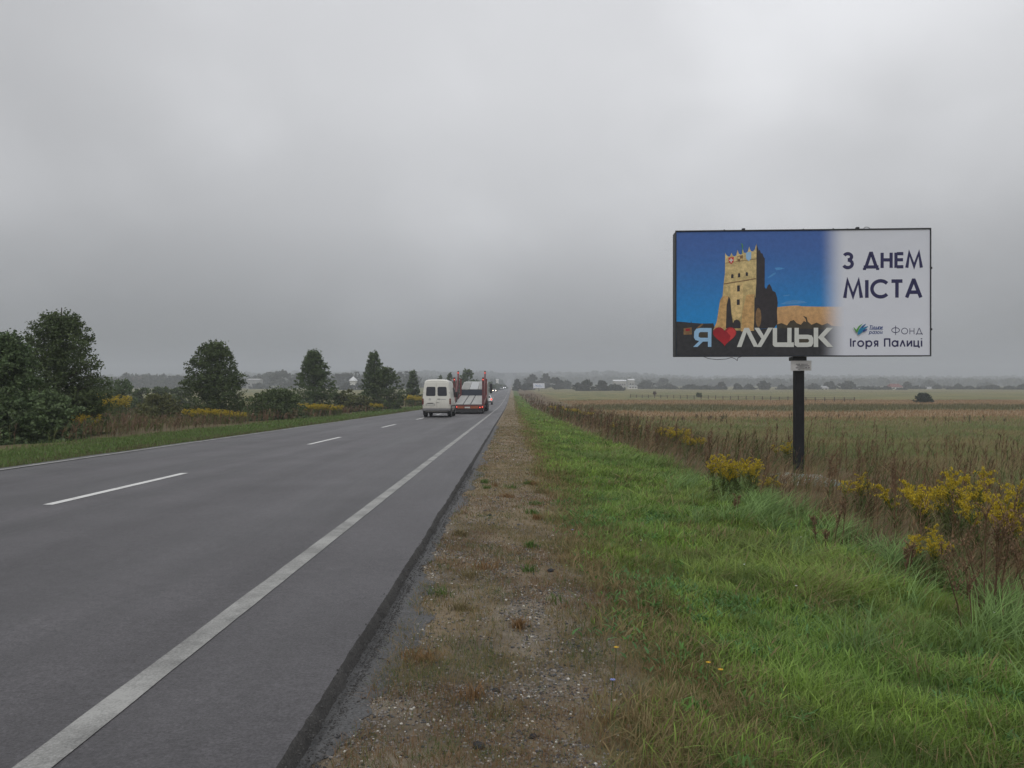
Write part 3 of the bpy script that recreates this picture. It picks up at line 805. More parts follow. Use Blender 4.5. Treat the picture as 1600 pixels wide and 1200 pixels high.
gr(1228, 690, 23, 'small goldenrod partly behind the billboard post', 2, G1, 1.2)
gr(957, 660, 42, 'slender yellow goldenrod standing alone where weeds meet the verge', 2, G1, 1.0)
gr(972, 672, 40, 'small goldenrod beside the slender lone one', 0, G1, .8)
gr(997, 664, 44, 'goldenrod amid rusty weeds, just right of the small lone pair', 0, G1, 1)
gr(1058, 668, 30, 'broad olive yellow goldenrod clump in the thick brown weeds', 1, G1, 1.2)
gr(1085, 682, 27, 'faded goldenrod on the right of the broad olive clump', 1, G1, 1.1)
gr(872, 634, 92, 'farthest goldenrod clump, by the start of the tan field', 1, G1, 1.6)
gr(897, 638, 80, 'yellow goldenrod clump second from the far end of the weeds', 1, G1, 1.7)
gr(918, 643, 72, 'yellow goldenrod clump third from the far end of the weeds', 1, G1, 1.6)
for i, (px, pyt, Y, lab, wd) in enumerate(((128, 647, 35, 'small bright goldenrod beside the big dark tree', .9), (148, 647, 35.4, 'small goldenrod right of the bright one by the big tree', .9),
    (172, 616, 60, 'goldenrod showing between the big tree and the willow bush', 1.4), (308, 639, 51, 'goldenrod under the left side of the rounded tree', 1.2), (330, 638, 50.5, 'goldenrod under the middle of the rounded tree', 1.2),
    (352, 640, 50, 'goldenrod under the right side of the rounded tree', 1.2), (376, 643, 51, 'goldenrod between the rounded tree and the dark bush', 1.0), (485, 630, 64, 'goldenrod right of the low dark bush', 1.3),
    (503, 631, 65, 'goldenrod under the middle of the pyramid tree', 1.3), (525, 632, 65, 'goldenrod under the right side of the pyramid tree', 1.2), (590, 630, 82, 'small goldenrod below the leaning tree', 1.3),
    (640, 617, 120, 'goldenrod under the small slim tree', 1.8), (655, 618, 122, 'goldenrod just left of the white van', 1.6))):
    gr(px, pyt, Y, lab, (1, 0, 2)[i % 3] if wd < 1.2 else 1, GL, wd)

# dead dock stalks (rust brown, upright, branched)
def dock(x, y, H, stems, label, col=(.175, .115, .070)):
    t = empty('dead_dock', (x, y, gz1(x, y)))
    st, sd_ = Acc(), Acc(); one = lambda v: np.array([v])
    for s in range(stems):
        x0, y0 = rng.normal(0, .05, 2); az = rng.uniform(0, 6.28); ln = rng.uniform(.03, .25); h = H * rng.uniform(.7, 1.02)
        c = np.array([col]) * rng.uniform(.6, 1.15)
        for f in (0, 1.57):
            st.add(*blades(one(x0), one(y0), one(-.03), one(h), one(.011), one(az), one(ln), c, face=one(az + f)))
        for b in range(9):
            tb = rng.uniform(.45, .98); o = ln * h * tb ** 1.7
            bx, by, bz = x0 + math.cos(az) * o, y0 + math.sin(az) * o, h * tb * (1 - .22 * ln * tb)
            a2 = rng.uniform(0, 6.28); L = rng.uniform(.12, .28) * H * .8
            st.add(*blades(one(bx), one(by), one(bz), one(L), one(.007), one(a2), one(.55), c))
            k = 22; u = rng.uniform(.15, 1, k); oo = .55 * L * u ** 1.7
            sd_.add(*blades(bx + math.cos(a2) * oo + rng.normal(0, .008, k), by + math.sin(a2) * oo + rng.normal(0, .008, k), bz + L * u * .9, rng.uniform(.01, .028, k), rng.uniform(.006, .012, k), rng.uniform(0, 6.28, k), rng.uniform(.2, 1.2, k), np.array([col]) * (.8 + .9 * rng.random((k, 1)))))
    st.build('stem', MAT_DRY, t); sd_.build('seed_head', MAT_DRY, t)
    tag(t, label, 'dead plant', 'dead rust brown stalks in the verge')
for px, pyt, Y, k, lab in ((1545, 755, 6.6, 6, 'thick bundle of dark brown dead stalks at the right edge'), (1600, 790, 6.3, 3, 'dead brown stalks cut by the right edge of the view'), (1508, 820, 5.9, 2, 'single thin dead stalk in front of the thick bundle'),
                           (1428, 842, 7.4, 3, 'dead stalk below the big yellow pair'), (1312, 770, 9.2, 2, 'thin rusty stalk in the grass right of the billboard foot'), (1282, 800, 8.6, 2, 'short rusty stalk in the grass below the billboard foot'),
                           (1150, 770, 11.5, 2, 'thin bare stalk below the round yellow goldenrod'), (1300, 700, 14.5, 5, 'tall dead stalks just right of the billboard post'), (1345, 690, 17, 5, 'dead stalks behind the low sprawling goldenrod'), (1395, 695, 14, 4, 'dead stalks left of the big yellow pair')):
    x = X_at(px, Y); dock(x, Y, max(.3, Z_at(pyt, Y) - gz1(x, Y)), k, lab)
# small wild flowers
def wildflower(px, py, kind, label):
    x, y = sh_at(px, py)
    zz = gz1(x, y); h = rng.uniform(.12, .2)
    y2 = y - .0; t = empty('wildflower', (x, y2, zz))
    bm = NB(); tube(bm, (0, 0, 0), (.01, 0, h), .0022, .0016, 5)
    obj('stem', bm, M_STEM, t)
    bm = NB(); k = 10; c = (.01, 0, h)
    rad = .016 if kind != 'white' else .012
    for q in range(k):
        a = 6.283 * q / k; d = .24
        vs = [bm.verts.new((c[0] + math.cos(a + s) * rr, c[1] + math.sin(a + s) * rr, c[2] + zq)) for s, rr, zq in ((0, .003, .0), (-d, rad * .7, .004), (0, rad, .006), (d, rad * .7, .004))]
        bm.faces.new(vs)
    bmesh.ops.create_icosphere(bm, subdivisions=1, radius=.004, matrix=Matrix.Translation((c[0], c[1], c[2] + .002)))
    obj('flower_head', bm, {'yellow': M_YEL, 'white': M_WHT, 'blue': M_BLU}[kind], t)
    tag(t, label, 'flower', 'small wild flowers in the verge')
M_STEM = M('green_stem', (.06, .10, .035), .7); M_YEL = M('yellow_petal', (.62, .38, .02), .6); M_WHT = M('white_petal', (.6, .6, .56), .6); M_BLU = M('blue_petal', (.22, .26, .55), .6)
for px, py, kind, lab in ((960, 1060, 'yellow', 'yellow wild flower at the edge of the gravel'), (1104, 1075, 'yellow', 'yellow wild flower low in the near grass'), (1123, 1100, 'yellow', 'yellow wild flower nearest the bottom in the green grass'), (954, 1115, 'blue', 'blue chicory flower at the edge of the gravel'),
                          (1161, 915, 'white', 'white flower in the middle of the green verge'), (1140, 822, 'yellow', 'yellow wild flower high in the verge below the round goldenrod'), (893, 848, 'blue', 'pale blue flower where gravel meets the green grass'), (1242, 950, 'white', 'white flower in the lush grass right of centre'),
                          (1418, 950, 'yellow', 'yellow wild flower before the dark grass hollow'), (1552, 985, 'white', 'white flower at the foot of the thick dead stalks'), (1250, 862, 'white', 'white flower below the rusty stalks'), (1000, 867, 'white', 'white flower at the left edge of the green verge')):
    wildflower(px, py, kind, lab)

# ------------------------------------------------------------------ trees
def tree(name, x, y, H, Rad, label, shape='oval', leaf=.10, n=7000, cols=((.040, .062, .030), (.060, .082, .040)), base=.05, group=None, seed=0, trunk=True, cat='tree', lumps=.16, up=.5, twig=.10):
    r = np.random.default_rng(500 + seed)
    t = empty(name, (x, y, gz1(x, y) - .05))
    def prof(s):
        s = np.clip(s, 0, 1)
        if shape == 'cone': return np.clip(1.04 - s, .03, 1) ** .8 * np.clip(s * 9 + .5, 0, 1)
        if shape == 'round': return np.sqrt(np.clip(1 - (2 * s - 1) ** 2, .0, 1)) ** .75
        if shape == 'dome': return np.sqrt(np.clip(1 - s ** 2.0, .0, 1))
        if shape == 'pyr': return np.clip(1.03 - s ** 1.08, .02, 1) ** .85 * np.clip(s * 5 + .62, 0, 1)
        return (np.clip(1 - s ** 1.7, 0, 1) ** .62) * np.clip(.66 + 1.5 * s, 0, 1.0)
    n = int(n * 1.4); nl = max(24, int(n / 70)); per = int(n / nl)
    s0 = r.uniform(0, .92, nl) ** .9
    az = r.uniform(0, 6.283, nl)
    lump = 1 + lumps * (np.sin(az * 3 + r.uniform(0, 6)) * .5 + np.sin(az * 5 + s0 * 9 + r.uniform(0, 6)) * .5) + r.normal(0, .075, nl)
    hb = base * H
    Zs = hb + s0 * (H - hb) * .93
    L = Rad * 1.08 * prof(s0) * lump
    el = np.clip(r.normal(up, .22, nl), -.1, 1.15)          # limbs rise outwards
    V = []; C = []
    dx = np.cos(az); dy = np.sin(az)
    LC = np.asarray(cols[0])[None] + (np.asarray(cols[1]) - np.asarray(cols[0]))[None] * r.random((nl, 1))
    LC = LC * (.82 + .36 * r.random((nl, 1)))
    u = 1 - (r.random((nl, per)) ** 1.6) * .92
    px_ = dx[:, None] * L[:, None] * u; py_ = dy[:, None] * L[:, None] * u
    pz_ = Zs[:, None] - (np.tan(el) * L)[:, None] * (1 - u) * .7
    sp = (.07 * Rad + .05) * (1.12 - .8 * u ** 3)
    px_ = px_ + r.normal(0, 1, px_.shape) * sp; py_ = py_ + r.normal(0, 1, px_.shape) * sp; pz_ = pz_ + r.normal(0, 1, px_.shape) * sp * .8
    # thin leading shoots over the crown's outline
    P = np.stack([px_.ravel(), py_.ravel(), pz_.ravel()], 1); CC = np.repeat(LC, per, 0)
    ns = int(14 + 130 * twig) if twig > .025 else 0
    for q in range(ns):
        a = r.uniform(0, 6.283); s = r.uniform(.25, .97); rr = Rad * prof(np.array([s]))[0] * .74
        p0 = np.array([math.cos(a) * rr, math.sin(a) * rr, hb + s * (H - hb) * .93 - .05 * H]); d = np.array([math.cos(a) * .5, math.sin(a) * .5, 1.0]); d /= np.linalg.norm(d)
        k = max(8, per // 3); uu = r.random((k, 1)) ** 1.3 * twig * H * .62
        P = np.concatenate([P, p0 + d * uu + r.normal(0, .028 * max(1, leaf / .1), (k, 3))]); CC = np.concatenate([CC, np.repeat(LC[q % nl][None], k, 0)])
    P[:, 2] = np.maximum(P[:, 2], .04 * H)
    m = len(P)
    lf = leaf * r.uniform(.6, 1.25, m)
    n1 = r.normal(0, 1, (m, 3)); n1 /= np.linalg.norm(n1, axis=1)[:, None]
    a1 = np.cross(n1, r.normal(0, 1, (m, 3))); a1 /= np.linalg.norm(a1, axis=1)[:, None] + 1e-9
    b1 = np.cross(n1, a1)
    a1 = a1 * lf[:, None] * .62; b1 = b1 * lf[:, None] * .38
    V = np.stack([P - a1, P + b1, P + a1, P - b1], 1).reshape(-1, 3)
    CC = CC * (.72 + .56 * r.random((m, 1)))
    np_mesh('crown', V, Q=(np.arange(m) * 4)[:, None] + np.array([[0, 1, 2, 3]]), mat=MAT_LEAF, parent=t, col=np.repeat(CC, 4, 0))
    if trunk:
        bm = NB(); tr = max(.035, H * .016)
        tube(bm, (0, 0, -.1), (0, 0, H * .45), tr * 1.3, tr * .8, 7); tube(bm, (0, 0, H * .45), (.02 * H, 0, H * .92), tr * .8, tr * .2, 6)
        for q in range(min(nl, 26)):
            i = int(q * nl / 26) if nl > 26 else q
            tube(bm, (0, 0, max(.05, Zs[i] - math.tan(el[i])*L[i]*.6)), (dx[i]*L[i]*.85, dy[i]*L[i]*.85, Zs[i] - .02), tr * .32, tr * .08, 4, False)
        obj('trunk', bm, MAT_BARK, t)
    return tag(t, label, cat, group)
def tree_px(name, pxc, wpx, pytop, Y, label, **kw):
    x = X_at(pxc, Y); H = Z_at(pytop, Y) - gz1(x, Y) + .05
    return tree(name, x, Y, H, wpx / F * Y / 2, label, **kw)
TL = 'trees and bushes left of the road'
DK = ((.062, .092, .034), (.092, .124, .046)); MD = ((.062, .098, .035), (.095, .132, .050)); WL = ((.072, .114, .044), (.105, .148, .062)); OL = ((.092, .108, .036), (.135, .138, .050)); FAR = ((.034, .044, .028), (.052, .06, .036))
tree_px('broadleaf_tree', 92, 142, 463, 36, 'large dark tree at the left edge of the view', shape='oval', leaf=.095, n=24000, cols=DK, base=.03, group=TL, seed=1, twig=.12, lumps=.2)
tree_px('willow_bush', 8, 120, 500, 30, 'tall lighter green willow bush in front of the large dark tree', shape='oval', leaf=.10, n=15000, cols=WL, base=.02, group=TL, seed=2, twig=.12, cat='bush', trunk=True)
tree_px('willow_bush', 60, 130, 600, 29.5, 'low leafy bush at the foot of the large dark tree', shape='dome', leaf=.12, n=6000, cols=WL, base=.0, group=TL, seed=3, cat='bush', trunk=True)
tree_px('broadleaf_tree', 122, 80, 590, 36.5, 'low dark shrubby growth at the right foot of the large dark tree', shape='dome', leaf=.11, n=4500, cols=DK, base=0, group=TL, seed=4, cat='bush')
tree_px('willow_bush', 183, 66, 585, 85, 'upright feathery willow bush beyond the large dark tree', shape='dome', leaf=.17, n=4200, cols=WL, base=.0, group=TL, seed=5, up=1.1, twig=.22, cat='bush')
tree_px('shrub', 250, 78, 611, 58, 'low olive green shrub in the brown weeds left of the rounded tree', shape='dome', leaf=.14, n=3600, cols=OL, base=0, group=TL, seed=6, cat='bush')
for i, (px, wpx, pt, lab) in enumerate(((222, 40, 602, 'left part of the dark hedge row beyond the olive shrub'), (252, 46, 600, 'middle bush of the dark hedge row beyond the olive shrub'), (284, 42, 601, 'right bush of the dark hedge row behind the rounded tree'), (155, 60, 600, 'dark bush far behind the right side of the large dark tree'))):
    tree_px('shrub', px, wpx, pt, 120 + 4 * i, lab, shape='dome', leaf=.28, n=1800, cols=DK, base=0, group=TL, seed=10 + i, cat='bush')
tree_px('broadleaf_tree', 335, 96, 518, 58, 'rounded dark tree standing alone over yellow goldenrod', shape='oval', leaf=.125, n=17000, cols=DK, base=.04, group=TL, seed=20, twig=.09)
tree_px('shrub', 430, 92, 602, 57, 'wide low dark bush right of the rounded tree', shape='dome', leaf=.125, n=9500, cols=DK, base=0, group=TL, seed=21, cat='bush')
tree_px('broadleaf_tree', 490, 82, 536, 86, 'pyramid shaped tree right of the wide low bush', shape='pyr', leaf=.17, n=11000, cols=MD, base=.05, group=TL, seed=22, twig=.08)
tree_px('shrub', 543, 44, 604, 88, 'rough low bush between the pyramid tree and the leaning tree', shape='dome', leaf=.2, n=2500, cols=OL, base=0, group=TL, seed=23, cat='bush')
tree_px('broadleaf_tree', 584, 56, 537, 97, 'tall narrow left crown of the pair of trees left of the van', shape='pyr', leaf=.17, n=7000, cols=MD, base=.05, group=TL, seed=24)
tree_px('broadleaf_tree', 604, 60, 565, 96, 'lower broad right crown of the pair of trees left of the van', shape='oval', leaf=.17, n=6500, cols=DK, base=.03, group=TL, seed=25)
tree_px('shrub', 560, 50, 615, 86, 'olive scrub in front of the pair of trees left of the van', shape='dome', leaf=.2, n=2200, cols=OL, base=0, group=TL, seed=26, cat='bush')
tree_px('broadleaf_tree', 645, 27, 571, 142, 'small slim tree just left of the white van', shape='pyr', leaf=.3, n=2600, cols=MD, base=.05, group=TL, seed=27)
tree_px('spruce_tree', 687, 19, 581, 240, 'smaller conical tree above the roof of the white van', shape='cone', leaf=.4, n=1000, cols=DK, group=TL, seed=28)
tree_px('spruce_tree', 703, 21, 579, 235, 'conical tree between the van roof and the red ramps', shape='cone', leaf=.4, n=1200, cols=DK, group=TL, seed=29)
tree_px('broadleaf_tree', 730, 32, 572, 225, 'broad tree rising behind the car transporter', shape='oval', leaf=.42, n=2600, cols=MD, base=.05, group=TL, seed=30)
tree_px('broadleaf_tree', 716, 30, 592, 228, 'low tree at the left foot of the one behind the transporter', shape='dome', leaf=.42, n=1500, cols=DK, base=0, group=TL, seed=31)
tree_px('broadleaf_tree', 745, 18, 590, 250, 'low tree on the right of the one behind the transporter', shape='dome', leaf=.42, n=1000, cols=DK, base=0, group=TL, seed=32)
for i, (px, wpx, pt, Y, lab) in enumerate(((676, 30, 602, 260, 'bush showing between the slim tree and the conical ones'), (766, 22, 596, 420, 'nearest tree of the row beyond the transporter'), (778, 16, 598, 520, 'middle tree of the row beyond the transporter'), (787, 12, 600, 640, 'farthest tree of the row beyond the transporter'))):
    tree_px('broadleaf_tree', px, wpx, pt, Y, lab, shape='dome', leaf=.7, n=900, cols=DK, base=0, group=TL, seed=33 + i)
TR = 'trees around the far fields and village'
far = [(543, 26, 597, 500, 'dome', 'dark hazy tree hiding the foot of the white chapel'), (562, 24, 598, 505, 'dome', 'second hazy tree beside the foot of the white chapel'), (404, 30, 598, 620, 'dome', 'hazy tree before the faint low building in the left belt'), (808, 17, 590, 480, 'cone', 'dark conical tree right of the far end of the road'), (824, 24, 598, 500, 'dome', 'low bushy tree between the conical tree and the far billboard'), (832, 26, 583, 640, 'oval', 'hazy tall tree above the far billboard'),
       (853, 24, 581, 660, 'oval', 'hazy tall tree right of the far billboard'), (868, 26, 588, 560, 'oval', 'darker tree right of the far billboard'), (885, 30, 594, 600, 'dome', 'low hazy tree in front of the hill left of the dark grove'),
       (917, 28, 592, 430, 'dome', 'left crown of the dark grove at the tan field edge'), (940, 26, 593, 440, 'dome', 'right crown of the dark grove at the tan field edge'), (960, 30, 600, 450, 'dome', 'low right end of the dark grove'), (903, 18, 598, 435, 'dome', 'low left end of the dark grove'),
       (1010, 34, 593, 620, 'dome', 'wide hazy tree right of the white sheds'), (1036, 24, 590, 760, 'dome', 'very hazy tree right of the wide one'), (1045, 20, 600, 620, 'dome', 'small tree left of the long hedge'), (1080, 30, 601, 560, 'dome', 'low wide tree in the left of the village row'),
       (1100, 40, 603, 545, 'dome', 'second low wide tree in the village row'), (1127, 19, 596, 540, 'dome', 'dark square tree left of the billboard post'), (1152, 15, 599, 545, 'dome', 'left half of the twin trees left of the post'), (1170, 16, 600, 545, 'dome', 'right half of the twin trees left of the post'),
       (1193, 25, 594, 535, 'dome', 'biggest round tree just left of the post'), (1221, 16, 602, 540, 'dome', 'small tree touching the left of the post'), (1237, 14, 603, 540, 'dome', 'small tree hidden beside the post'), (1272, 22, 599, 560, 'dome', 'low tree just right of the post'), (1296, 22, 595, 570, 'dome', 'dark tree above the small white house'),
       (1325, 32, 594, 555, 'dome', 'largest dark tree right of the small white house'), (1358, 28, 606, 530, 'dome', 'low hedge like tree left of the red roof'), (1384, 18, 605, 535, 'dome', 'bush touching the red roofed house'), (1407, 14, 608, 520, 'dome', 'bush in front of the red roofed house'),
       (1418, 17, 596, 600, 'dome', 'dark tree right behind the red roof'), (1430, 22, 604, 590, 'dome', 'low tree between the red roof and the grey roof'), (1465, 14, 602, 600, 'dome', 'tree at the right end of the grey roof'), (1453, 22, 594, 800, 'dome', 'hazy tree behind the grey roof'),
       (1497, 15, 600, 560, 'dome', 'left crown in the group right of the grey roof'), (1514, 18, 604, 560, 'dome', 'right crown in the group right of the grey roof'), (1485, 14, 607, 555, 'dome', 'low bush at the left of that group'), (1552, 22, 602, 550, 'dome', 'round tree left of the pair by the right edge'), (1576, 20, 604, 540, 'dome', 'left tree of the pair by the right edge'), (1598, 18, 601, 540, 'dome', 'tree cut by the right edge of the view'),
       (1252, 40, 601, 900, 'dome', 'very faint tree behind the post'), (1540, 26, 598, 860, 'dome', 'faint tree on the slope at far right'), (1215, 30, 591, 980, 'dome', 'faint tree on the rise behind the post'), (1132, 18, 590, 1000, 'dome', 'faint tall tree on the rise left of the post')]
for i, (px, wpx, pt, Y, sh, lab) in enumerate(far):
    tree_px('distant_tree', px, wpx, pt, Y, lab, shape='oval' if sh == 'dome' and Y < 700 else sh, leaf=.0023 * Y, n=800, cols=FAR, base=0, group=TR, seed=60 + i, trunk=True, twig=.05)
tree_px('field_bush', 1443, 25, 612, 152, 'round dark green bush alone in the right hand field', shape='dome', leaf=.24, n=3000, cols=((.030, .048, .026), (.042, .06, .032)), base=0, seed=130, cat='bush', lumps=.05, twig=.02)
tree_px('field_bush', 1092.5, 8, 611.5, 225, 'tiny dark bush alone in the field left of the post', shape='round', leaf=.3, n=700, cols=DK, base=-.1, seed=131, cat='bush', twig=.02)
tree_px('field_bush', 1023, 5, 611, 260, 'tiny reddish bush in the far field by the fence', shape='round', leaf=.3, n=300, cols=((.10, .06, .05), (.12, .075, .06)), base=-.1, seed=132, cat='bush', twig=.02)
# left far tree belt: individual crowns
for i in range(34):
    px = 150 + i * 15.2 + rng.uniform(-5, 5); Y = rng.uniform(600, 760)
    pt = 584 + 3.5 * math.sin(i * .9) + rng.uniform(-2.5, 2.5) - (3 if i > 15 else 0)
    t = tree_px('distant_tree', px, rng.uniform(30, 54), pt, Y, 'hazy grey crown in the tree belt behind the left hand trees', shape='dome', leaf=1.7, n=620, cols=FAR, base=0, group='hazy tree belt far behind the left hand trees', seed=150 + i, twig=.04)

for i in range(34):
    px = rng.uniform(1000, 1600); Y = rng.uniform(560, 680)
    tree_px('distant_bush', px, rng.uniform(12, 40), rng.uniform(602.5, 607), Y, 'low hazy bush in the hedge line of the village across the far field', shape='dome', leaf=.0023 * Y, n=260, cols=FAR, base=0, group='low bushes in the village hedge line', seed=220 + i, twig=.02, cat='bush')

# wooded hills far off: one mass
A = Acc()
n = 4200
az = rng.uniform(-.78, .78, n); Yh = rng.uniform(1050, 2080, n); Xh = az * Yh
m = (np.abs(Xh + 5) > 14) & (fbm(Xh, Yh, .004, 91, 3) > .36)
Xh, Yh = Xh[m], Yh[m]
V2 = IV * np.array([1, 1, 1.1])
n = len(Xh); s = rng.uniform(4.5, 8.5, n)
zz = gz(Xh, Yh)
per = 16
cx = np.repeat(Xh, per) + rng.normal(0, 1, n * per) * np.repeat(s, per) * .5
cy = np.repeat(Yh, per) + rng.normal(0, 1, n * per) * np.repeat(s, per) * .5
cz = np.repeat(zz, per) + np.repeat(s, per) * rng.uniform(0, .9, n * per)
col = np.repeat(mixc((.036, .045, .028), (.056, .062, .036), rng.random(n)), per, 0) * (.75 + .5 * rng.random((n * per, 1)))
A.add(*blades(cx, cy, cz, np.repeat(s, per) * rng.uniform(.35, .75, n * per), np.repeat(s, per) * rng.uniform(.5, 1.0, n * per), rng.uniform(0, 6.28, n * per), rng.uniform(0, .7, n * per), col))
tag(A.build('distant_wood', MAT_LEAF), 'wooded far hills fading into the mist along the horizon', 'woods', kind='stuff')

# ------------------------------------------------------------------ village buildings, fence, posts
M_WALLW = M('white_wall', (.62, .61, .58), .8, var=.1); M_WALLG = M('grey_wall', (.38, .37, .35), .85, var=.12)
M_ROOFR = M('red_roof', (.17, .062, .055), .7, var=.2); M_ROOFG = M('grey_roof', (.30, .30, .30), .7, var=.15); M_ROOFW = M('pale_sheet_roof', (.66, .67, .68), .5, var=.08); M_ROOFB = M('brown_roof', (.14, .10, .08), .8)
M_GLASSD = M('dark_glass', (.02, .022, .026), .12, .6, var=.05)
def house(px, Y, pybase, wpx, wall_px, roof_px, wall, roof, label, depth=9, hip=0.0, windows=3, rz=0, chimney=False):
    x = X_at(px, Y); wdt = wpx / F * Y; hw = wall_px / F * Y; hr = roof_px / F * Y
    zb = min(gz1(x, Y), Z_at(pybase, Y))
    t = empty('house', (x, Y, zb), (0, 0, rz)); hb = Z_at(pybase, Y) - zb + hw
    bm = NB(); box(bm, -wdt/2, wdt/2, 0, depth, -1, hb); obj('wall', bm, wall, t)
    e = .35; bm = NB()
    v = [bm.verts.new(p) for p in ((-wdt/2-e, -e, hb+.003), (wdt/2+e, -e, hb+.003), (wdt/2+e, depth+e, hb+.003), (-wdt/2-e, depth+e, hb+.003), (-wdt/2-e+hip*wdt, depth/2, hb+hr), (wdt/2+e-hip*wdt, depth/2, hb+hr))]
    for f in ((0,1,5,4), (2,3,4,5), (1,2,5), (3,0,4), (3,2,1,0)): bm.faces.new([v[i] for i in f])
    ro = obj('roof', bm, roof, t)
    if chimney:
        bm = NB(); box(bm, wdt*.12, wdt*.12+.6, depth*.4, depth*.4+.6, hb+hr*.4, hb+hr+.8); obj('chimney', bm, M_WALLG, ro)
    for i in range(windows):
        cx = -wdt/2 + wdt * (i + .7) / (windows + .4); bm = NB()
        ww = min(.65, wdt / windows * .25)
        box(bm, cx-ww, cx+ww, -.05, .02, hb*.42, hb*.42 + min(1.3, hb*.4)); obj('window', bm, M_GLASSD, t)
    return tag(t, label, 'house', 'buildings of the far village')
house(969, 700, 596.5, 19, 1.0, 2.2, M_WALLG, M_ROOFW, 'long pale roofed shed on the slope above the dark grove', 12, 0, 5)
house(987, 720, 594.8, 9, .8, 2.0, M_WALLG, M_ROOFW, 'short pale roofed shed right of the long shed', 10, 0, 2)
house(989, 600, 607, 14, 3.2, 1.4, M_WALLW, M_ROOFG, 'low whitish farm building below the pale roofed sheds', 9, .05, 3)
house(1047, 640, 607, 12, 2.6, 3.6, M_WALLG, M_ROOFB, 'brown roofed house among trees left of the post', 9, .12, 2, chimney=True)
house(1288, 560, 611, 14, 4.5, 3.5, M_WALLW, M_ROOFG, 'small pale house with grey roof right of the post', 8, .1, 2)
house(1402, 580, 609.5, 18, 4.5, 5.5, M_WALLW, M_ROOFR, 'white walled house with red roof among the village trees', 10, .16, 3, chimney=True)
house(1454, 600, 611.5, 26, 3.0, 4.0, M_WALLG, M_ROOFG, 'long house with wide grey roof right of the red roof', 11, .12, 4)
house(1340, 560, 611, 10, 2.6, 2.0, M_WALLG, M_ROOFG, 'low grey building between the pale house and the red roof', 8, .05, 2)
house(1540, 640, 612, 24, 3.0, 2.5, M_WALLG, M_ROOFG, 'low hazy building toward the right edge of the view', 10, .05, 3)
house(777, 900, 593.8, 4, .6, .9, M_WALLW, M_ROOFW, 'tiny pale roof among hazy woods straight down the road', 8, 0, 1)
house(213, 700, 590.5, 14, .6, 3.2, M_ROOFB, M_ROOFB, 'faint brown roofed house in the tree belt behind the willow bush', 9, .1, 1)
house(395, 640, 596, 20, 2.2, 2.2, M_ROOFG, M_ROOFG, 'faint low building in the left tree belt beyond the wide dark bush', 10, .05, 3)
# white building with a pointed roof between the left hand trees
t = empty('chapel', (X_at(552, 520), 520, gz1(X_at(552, 520), 520)))
zr = Z_at(595, 520) - gz1(X_at(552, 520), 520)
bm = NB(); tube(bm, (0, 0, -1), (0, 0, zr), 2.4, 2.4, 8); obj('wall', bm, M_WALLW, t)
bm = NB(); tube(bm, (0, 0, zr+.003), (0, 0, zr+1.7), 3.0, 1.5, 12); tube(bm, (0, 0, zr+1.703), (0, 0, zr+2.9), 1.45, .1, 12); ro = obj('roof', bm, M_ROOFW, t)
bm = NB(); tube(bm, (0, 0, zr+2.8), (0, 0, zr+4.6), .1, .05, 6); obj('spire', bm, M_ROOFW, ro)
tag(t, 'white chapel like building with pointed roof between the left hand trees', 'building')

M_WOODP = M('weathered_wood', (.10, .085, .07), .9, var=.3)
fx0, fy0, fx1, fy1 = X_at(985, 212), 212.0, X_at(1335, 160), 160.0
t = empty('post_fence', (fx0, fy0, 0))
NP = 30
for i in range(NP):
    u = i / (NP - 1); x = lerp(fx0, fx1, u); y = lerp(fy0, fy1, u); z = gz1(x, y)
    bm = NB(); box(bm, x-fx0-.08, x-fx0+.08, y-fy0-.08, y-fy0+.08, z-.2, z+.85 + .12*random.random()); obj('post', bm, M_WOODP, t)
for hgt in (.72, .42):
    bm = NB()
    for i in range(NP - 1):
        a = [lerp(fx0, fx1, (i+j)/(NP-1)) for j in (0, 1)]; b = [lerp(fy0, fy1, (i+j)/(NP-1)) for j in (0, 1)]
        tube(bm, (a[0]-fx0, b[0]-fy0-.1, gz1(a[0], b[0])+hgt), (a[1]-fx0, b[1]-fy0-.1, gz1(a[1], b[1])+hgt), .045, .045, 5)
    obj('rail', bm, M_WOODP, t)
tag(t, 'low weathered post and rail fence across the far right hand field', 'fence')
# roadside marker post on the left
mx_, my_ = X_at(490.5, 66), 66.0
t = empty('marker_post', (mx_, my_, gz1(mx_, my_)))
bm = NB(); prism(bm, [(-.09, -.1), (.09, -.1), (.09, .72), (-.09, .82)], 'y', -.05, .05); obj('post', bm, M_WALLW, t, bevel=.01)
bm = NB(); box(bm, -.092, .092, -.055, .055, .48, .60); obj('band', bm, M('black_band', (.03, .03, .03), .6), t)
tag(t, 'short white marker post on the left verge by the goldenrod', 'marker post')

